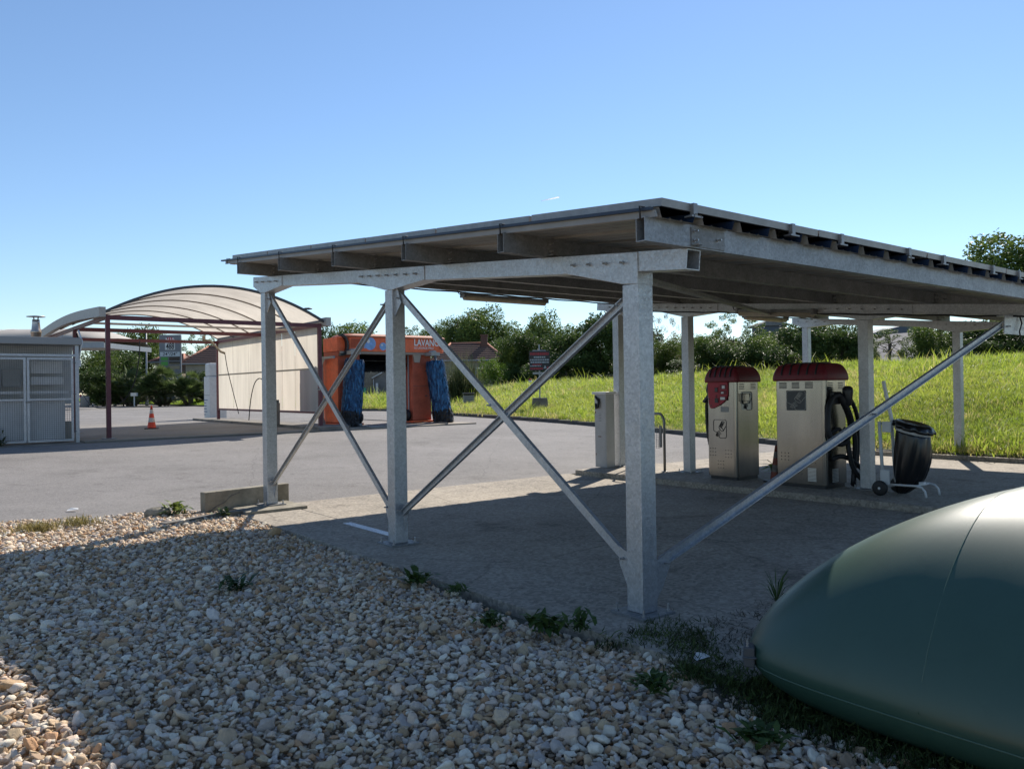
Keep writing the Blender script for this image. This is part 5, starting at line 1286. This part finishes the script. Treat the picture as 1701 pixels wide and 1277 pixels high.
b = MB(); b.box(-.7, .55, -.06, .06, -.05, .06); o = b.build("edging_stone", concrete_d, None, gp(352, 862, 0.0), YAW + R(20), .01); tag(o, "dark concrete edging stone lying in front of the low wall", "edging stone")

# ------------------------------------------------------------------ buildings and street furniture further off
def hip_house(label, name, x0p, x1p, eave_p, ridge_p, base_z, Y, depth, hip0, hip1, wm, rm, chim=None, wins=(), eh=.35):
    a = at(x0p, eave_p, Y); c = at(x1p, eave_p, Y); zr = at((x0p + x1p) / 2, ridge_p, Y + depth / 2).z; ze = (a.z + c.z) / 2
    t = thing(name, label, "house", (a.x, Y, base_z), 0.0); wd = c.x - a.x; he = ze - base_z; hr = zr - base_z
    b = MB(); b.box(.3, wd - .3, .3, depth - .3, -.5, he); b.build("wall", wm, t)
    e = eh; P = [(-e, -e + .3, he - .05), (wd + e, -e + .3, he - .05), (wd + e, depth + e - .3, he - .05), (-e, depth + e - .3, he - .05), (hip0, depth / 2, hr), (wd - hip1, depth / 2, hr)]
    b = MB(); b.add(P, [(0, 1, 5, 4), (2, 3, 4, 5), (3, 0, 4), (1, 2, 5), (3, 2, 1, 0)]); rf = b.build("roof", rm, t)
    b = MB()
    for q, s_ in ((0, 4), (3, 4), (1, 5), (2, 5), (4, 5)): b.tube([P[q], P[s_]], .14, 6)
    b.build("ridge_tiles", tile_ridge, rf)
    rows = 9                                       # courses of tiles standing proud
    b = MB()
    for k in range(rows):
        f = k / rows; y = (-e + .3) * (1 - f) + depth / 2 * f; z = (he - .05) * (1 - f) + hr * f; xa = -e * (1 - f) + hip0 * f; xb = (wd + e) * (1 - f) + (wd - hip1) * f; b.bar((xa, y, z + .035), (xb, y, z + .035), .09, .05)
    b.build("tile_course", rm, rf)
    b = MB(); b.bar((-e, -e + .26, he - .1), (wd + e, -e + .26, he - .1), .1, .12); b.build("gutter", grey_p, t)
    if chim:
        x, w_, h_, y_ = chim; b = MB(); b.box(x, x + w_, y_, y_ + w_ * .7, he, hr + h_); b.box(x - .06, x + w_ + .06, y_ - .06, y_ + w_ * .7 + .06, hr + h_ - .15, hr + h_); b.build("chimney", mat("chimney_brick", (.16, .08, .06), .9, var=.3, vscale=10), rf)
    for x, z, w_, h_ in wins:
        b = MB(); b.box(x, x + w_, .26, .33, z, z + h_); wn = b.build("window", white_p, t); b = MB(); b.box(x + .08, x + w_ - .08, .24, .27, z + .08, z + h_ - .08); b.build("pane", glass_d, wn)
        for s_ in (x - w_ * .55, x + w_ * 1.02): b = MB(); b.box(s_, s_ + w_ * .5, .24, .295, z, z + h_); b.build("shutter", shutter, wn)
    return t
hip_house("brown tiled house behind the palms and payment column", "house", 302, 470, 602, 575, .4, 90, 8, 1.6, 1.6, render_w, tile_m, None, [(6.4, .9, 1.0, 1.3)])
hip_house("low tiled annex left of the price sign behind the palms", "annex", 251, 300, 600, 589, .4, 93, 6, .8, .8, render_w, tile_m, None, [(.8, .9, .8, 1.2)])
hip_house("stone house with tiled roof and chimney right of the gantry", "house", 722, 836, 597, 570, 1.0, 86, 8, 1.5, 2.0, stone_w, tile_m, (4.9, .75, .9, 3.0), [(4.4, 1.6, .55, 1.25), (6.2, 1.6, .55, 1.25)])
hip_house("dark tiled house in the gap between wash wall and gantry", "house", 505, 592, 612, 583, .6, 100, 8, 1.5, 1.5, stone_w, tile_m)
# stone barn and grey lean-to seen through the gantry
p = at(590, 655, 96); barn = thing("barn", "brown stone barn wall with grey lean-to seen through the gantry", "barn", (p.x, 96, .9), 0.0)
b = MB(); b.box(0, 4.0, 0, 5, -.5, 4.4); b.build("wall", stone_w, barn)
b = MB(); b.prism([(2.3, -.5), (6.6, -.5), (6.6, 4.35), (4.2, 3.1), (2.3, 2.1)], (0, -.6, 0), (1, 0, 0), (0, 0, 1), (0, .59, 0)); b.build("lean_to", grey_w, barn)
b = MB(); b.bar((2.2, -.75, 2.16), (4.2, -.75, 3.2), .5, .10); b.bar((4.2, -.75, 3.2), (6.7, -.75, 4.5), .5, .10); b.build("verge_board", white_p, barn)
b = MB(); b.box(-.3, 4.1, -.2, 5.2, 4.4, 4.6); b.build("roof", tile_m, barn)
b = MB(); b.tube([(2.36, -.68, -.3), (2.36, -.68, 2.05)], .05, 6); b.build("downpipe", white_p, barn)
b = MB(); b.box(2.68, 2.95, -1.0, -.75, -.4, 1.55); tag(b.build("post", white_p, None, (p.x, 96, .9)), "short white post in front of the grey lean-to wall", "post")
b = MB()
for k in range(8): b.box(k * .09, k * .09 + .092, -.02 + .05 * (k % 2), .0 + .05 * (k % 2), 0, .95)
gfb = b.build("fence_banner", green_f, None, at(597.5, 655.5, 92)); gfb.location.z = .95; tag(gfb, "bright green fabric barrier seen between the gantry brushes", "fabric barrier")
# petrol canopy with its rolled cream roof, far left
Yc = 62; a = at(-330, 575, Yc); c = at(172, 575, Yc); pcx = thing("petrol_canopy", "low cream barrel roof of the petrol canopy behind the mesh cage", "petrol canopy", (a.x, Yc, .45), 0.0); wd = c.x - a.x
zt = at(100, 547, Yc + 4).z - .45; zf = at(100, 571, Yc).z - .45
b = MB(); rings = []
for k in range(15):
    f = k / 14; x = wd * f; s = 1.0 if f < .9 else 1 - (f - .9) / .1 * .62
    rings.append([(min(x, wd), 4 + 4 * math.cos(R(180 - q * 180 / 14)), zf + (zt - zf) * s * math.sin(R(q * 180 / 14)) ** .8) for q in range(15)])
b.loft(rings, 0, True, False); b.build("roof_shell", mat("cream_metal", (.50, .44, .36), .5, .1, var=.1, vscale=.5), pcx)
b = MB(); b.bar((0, -.05, zf - .16), (wd + .1, -.05, zf - .16), .12, .40); b.bar((wd + .05, 0, zf - .16), (wd + .05, 8, zf - .16), .12, .40); b.build("fascia", grey_p, pcx)
b = MB(); b.box(0, wd, .05, 8, zf - .14, zf - .08); b.build("ceiling", mat("canopy_ceiling", (.5, .49, .47), .6), pcx)
for x in (wd * .35, wd * .72):
    b = MB(); b.box(x - .2, x + .2, 3.8, 4.2, 0, zf - .14); b.build("column", grey_p, pcx)
for f in (.32, .62, .86):
    b = MB(); pts = [(wd * f, 4 + 4.02 * math.cos(R(180 - q * 180 / 14)), zf + .02 + (zt - zf) * math.sin(R(q * 180 / 14)) ** .8) for q in range(15)]; b.tube(pts, .03, 5); b.build("roof_seam", grey_p, pcx)
b = MB(); b.box(wd - 4.0, wd - 3.7, 0.2, .5, zf - .62, zf - .14); b.build("camera_box", white_p, pcx)
# price sign
Yp = 80; k = FPX / Yp; p = at(282, 556, Yp); tot = thing("price_sign", "tall grey price sign reading N10 488 above the palms", "sign", (p.x, Yp, .45), 0.0)
zt = p.z - .45; hw = 18 / k * 1.0
def tz(py): return at(282, py, Yp).z - .45
def tx(px): return at(px, 590, Yp).x - p.x
b = MB(); b.box(-hw, hw, 0, .25, 0, zt); b.build("body", mat("sign_grey", (.17, .18, .20), .5), tot, None, 0, .03)
arc = [(tx(274.5), tz(567.5)), (tx(291), tz(567.5))] + [(tx(282.7) + (tx(291) - tx(282.7)) * math.cos(R(q)), tz(567.5) + (tz(560.0) - tz(567.5)) * math.sin(R(q))) for q in range(15, 180, 15)]
b = MB(); b.prism(arc, (0, -.03, 0), (1, 0, 0), (0, 0, 1), (0, .028, 0)); b.build("road_badge", mat("sign_red", (.45, .012, .03), .5), tot)
b = MB(); b.box(tx(274.5), tx(291), -.03, -.002, tz(581), tz(567.8)); b.build("number_plate", white_p, tot)
b = MB(); b.box(tx(266), tx(299), -.03, -.002, tz(592), tz(584.5)); b.build("hours_plate", mat("sign_pale", (.52, .56, .58), .5), tot)
b = MB(); b.box(tx(267.5), tx(279), -.03, -.002, tz(598.5), tz(593)); b.box(tx(267.5), tx(279), -.03, -.002, tz(607), tz(600.5)); b.build("green_display", price_g, tot)
b = MB()
for y0, y1 in ((593, 598.5), (600.5, 605.5), (607.5, 613)): b.box(tx(281), tx(298.5), -.03, -.002, tz(y1), tz(y0))
b.build("price_display", glass_d, tot)
black_l = mat("black_lettering", (.01, .01, .012), .5)
text_mesh("lettering", "N10", .50, white_l, tot, (tx(282.7), -.034, tz(567)), (R(90), 0, 0), .004, .012, 'CENTER')
text_mesh("lettering", "488", .88, black_l, tot, (tx(282.7), -.034, tz(579.8)), (R(90), 0, 0), .004, .02, 'CENTER', .62, .12)
text_mesh("lettering", "24\u00b0/24\u00b0", .46, black_l, tot, (tx(282.5), -.034, tz(590.5)), (R(90), 0, 0), .004, .004, 'CENTER', 1.05, .1)
# lamp posts
lp = thing("lamp_post", "plain slim grey lamp post between the palms and the price sign", "lamp post", (at(244, 650, 76).x, 76, .45), 0.0)
b = MB(); b.tube([(0, 0, 0), (0, 0, 2), (0, 0, at(244, 545, 76).z - .45)], [.11, .09, .06], 8); b.build("pole", grey_p, lp)
b = MB(); b.lathe([(.16, 0), (.16, .5), (.10, .55)], n=10); b.build("base", grey_p, lp)
q0 = at(440, 520, 70); q1 = at(508, 514, 70)
sl_ = thing("street_lamp", "street lamp head reaching out above the right end of the wash roof", "street lamp", (q0.x, 70, .45), 0.0)
b = MB(); h_ = q0.z - .45; b.tube([(0, 0, 0), (0, 0, h_ * .7), (0, 0, h_), (.5, 0, h_ + .25), (q1.x - q0.x, 0, q1.z - .45)], [.11, .08, .07, .05, .04], 8); b.build("pole", grey_p, sl_)
b = MB(); b.loft([[(q1.x - q0.x - .25 + x, .16 * s * math.cos(t), q1.z - .45 + .06 + .10 * s * math.sin(t)) for t in np.linspace(0, 6.28, 11)[:-1]] for x, s in ((0, .4), (.2, .9), (.5, 1), (.8, .5))]); b.build("lamp_head", dark_g, sl_)
# litter bins
p = gpl(778, 684); bn = thing("litter_bin", "grey slatted litter bin on the kerb beside the grass bank", "litter bin", p + Vector((0, .35, .06)), R(10))
b = MB(); b.box(-.24, .24, -.24, .24, 0, .78); b.build("body", dark_g, bn)
for k_ in range(9):
    b = MB(); b.box(-.262, .262, -.262, .262, .04 + k_ * .083, .105 + k_ * .083); b.build("slat", mat("slat_grey", (.25, .26, .27), .6), bn)
b = MB(); b.box(-.28, .28, -.28, .28, .79, .92); b.build("lid", black_pl, bn, None, 0, .02)
p = gpl(141, 671); cb = thing("concrete_bin", "grey round concrete bin between the cage and the first maroon post", "litter bin", (p.x * .75, p.y * .75, .44), 0.0)
b = MB(); b.lathe([(.34, 0), (.38, .1), (.38, .95), (.33, 1.0), (.28, .9)], n=20); b.build("drum", mat("drum_grey", (.27, .26, .25), .8, var=.2), cb)
b = MB(); b.lathe([(.05, 0), (.05, .9), (.09, .9), (.09, 1.15), (.03, 1.18)], (-.5, .2, 0), 8); b.build("red_marker", mat("marker_red", (.35, .03, .04), .5), cb)
# small white post boxes on the verge
b = MB(); b.box(-.04, .04, -.04, .04, 0, .9); b.box(-.25, .25, -.15, .15, .9, 1.2); o = b.build("verge_box", white_p, None, at(223, 655, 70)); o.location.z = .5; tag(o, "little white box on a stem in front of the leftmost palm", "post box")
# sign on a concrete foot on the bank
sy = 34.0; p = at(897, 673, sy); z = bank_z(p.x, sy); sg = thing("board_sign", "black board sign with red and white lines on a concrete foot on the grass bank", "sign", (p.x, sy, z), R(3)); ks = FPX / sy
def sz(py): return at(897, py, sy).z - z
b = MB(); b.loft([[(x * s, y * s, q) for x, y in ((-.37, -.25), (.37, -.25), (.37, .25), (-.37, .25))] for s, q in ((1, -.1), (.80, sz(660.5)))], 0, False); b.build("foot", concrete_d, sg, None, 0, .01)
b = MB(); b.box(-.03, .03, -.03, .03, sz(661), sz(572)); b.box(-.29, .29, -.045, -.032, sz(621.5), sz(618)); b.box(-.29, .29, -.045, -.032, sz(583), sz(581.5)); b.build("pole", grey_p, sg)
b = MB(); b.box(-.43, .45, -.075, -.05, sz(615.5), sz(583)); bd = b.build("board", mat("board_black", (.018, .018, .022), .5), sg)
redl = mat("board_red", (.28, .02, .03), .5); whl = mat("board_pale", (.30, .34, .38), .5)
rr = random.Random(3)
for y0, y1, xa, xb, m_ in ((585.5, 590, -.40, .40, redl), (592, 594.5, -.24, .26, whl), (596.5, 599, -.41, .42, whl), (600.5, 603, -.38, .40, whl), (604.5, 606.5, -.3, .1, redl), (606.8, 608.5, -.4, .05, whl), (610.5, 613.8, -.40, .14, redl), (609, 614, .32, .42, redl)):
    x = xa; b = MB()
    while x < xb:
        w_ = rr.uniform(.03, .09); b.box(x, min(x + w_, xb), -.079, -.074, sz(y1), sz(y0)); x += w_ + rr.uniform(.010, .022)
    b.build("printed_line", m_, bd)
b = MB(); b.prism([(.16, 0), (.20, .02), (.22, .10), (.25, .10), (.27, .02), (.32, 0), (.26, -.02), (.2, -.03)], (0, -.079, sz(611)), (1, 0, 0), (0, 0, 1), (0, .005, 0)); b.build("emblem", whl, bd)
p = at(880, 640, 58); mk = MB(); mk.tube([(0, 0, -.2), (0, 0, .25)], .11, 10, 0); mk.tube([(0, 0, .25), (0, 0, .5)], .11, 10, 1); mk.tube([(0, 0, .5), (0, 0, .62)], .10, 10, 0)
o = mk.build("marker_post", [mat("marker_red", (.35, .03, .04), .5), white_p], None, (p.x, 56, bank_z(p.x, 56))); tag(o, "red and white marker post at the bank top left of the sign", "marker post")
# dark plank fence along the bank top
fe = thing("plank_fence", "low dark plank fence along the bank top left of the near column", "fence", (at(955, 632, 60).x, 60, 0), 0.0); x0 = fe.location.x; x1 = at(1085, 632, 60).x
fm = mat("fence_dark", (.04, .035, .03), .9, var=.3); fp = None; x = x0; n_ = 0
while x < x1:
    zz = bank_z(x, 60)
    if fp is None: b = MB(); b.box(0, .19, 0, .03, -.3, .75); fp = b.build("plank", fm, fe, (0, 0, zz))
    else: put(fp, fe, (x - x0, random.uniform(0, .015), zz + random.uniform(-.03, .03)))
    x += .205
# red picket fence left of the blossom tree
fe = thing("rail_fence", "dark reddish low fence at the bank top below the tiled house", "fence", (at(828, 640, 64).x, 64, 0), 0.0); x0 = fe.location.x; x1 = at(872, 640, 64).x; rm_ = mat("fence_red", (.10, .04, .035), .8)
zz = bank_z(x0, 64); b = MB()
for q in (.25, .5): b.bar((0, 0, zz + q), (x1 - x0, 0, zz + q), .04, .10)
b.build("rail", rm_, fe)
for i in range(5): b = MB(); x = (x1 - x0) * i / 4; b.box(x - .05, x + .05, -.05, .05, zz - .3, zz + .65); b.build("fence_post", rm_, fe)
# grey sheds on the right, far behind
Ys = 78; a = at(1440, 607, Ys); shd = thing("grey_shed", "big shed with pale grey sloping roof behind the trees at right", "shed", (a.x, Ys, a.z - 1), 0.0); sc_ = Ys / FPX
b = MB(); b.box(.3, 12, .4, 9, -1, 1.25); b.build("wall", grey_w, shd)
b = MB(); b.add([(-.2, 0, 1.25), (12, 0, 1.25), (12, 9, 1.25 + 62 * sc_), (5.0, 9, 1.25 + 55 * sc_), (-.2, 2.0, 1.3)], [(0, 1, 2, 3, 4)]); b.add([(-.2, 0, 1.15), (12, 0, 1.15), (12, 0, 1.249), (-.2, 0, 1.249)], [(0, 1, 2, 3)]); b.build("roof", slate, shd)
a = at(1430, 590, 92); sh2 = thing("blue_grey_barn", "blue-grey barn behind the shed with the pale roof", "barn", (a.x, 92, a.z - 3), 0.0); b = MB(); b.prism([(0, 0), (7.2, 0), (7.2, 6.3), (5.5, 6.5), (0, 5.2)], (0, 0, 0), (1, 0, 0), (0, 0, 1), (0, 8, 0)); b.build("wall", mat("blue_grey", (.10, .12, .15), .8, var=.2), sh2)
a = at(1264, 556, 110); sh3 = thing("far_building", "distant blue-grey building with flat overhanging roof between the machines and canopy", "building", (a.x, 110, 0), 0.0); b = MB(); b.box(.3, 3.6, 0, 5, 0, at(1264, 541, 110).z); b.build("wall", mat("blue_grey", (.10, .12, .15), .8), sh3)
z1 = at(1264, 541, 110).z; b = MB(); b.prism([(0, 0), (4, 0), (4, .18), (1.0, .75), (0, .3)], (0, -.4, z1), (1, 0, 0), (0, 0, 1), (0, 6, 0)); b.build("roof", grey_w, sh3)
ub = MB(); ub.tube([(0, 0, 0), (0, 0, at(1478, 560, 57).z)], [.12, .09], 8); o = ub.build("utility_pole", bark, None, (at(1478, 600, 57).x, 57, 0)); tag(o, "dark utility pole in front of the grey shed roof", "pole")
# a short contrail high up
A = at(899, 334, 4200); B = at(929, 327.5, 4200); b = MB(); b.tube([A, A + (B - A) * .5, B], [1.0, 2.6, 3.6], 6); o = b.build("contrail", mat("contrail", (.95, .95, .95), 1, transl=.95)); o["kind"] = "stuff"; o["label"] = "short white contrail in the sky above the canopy"
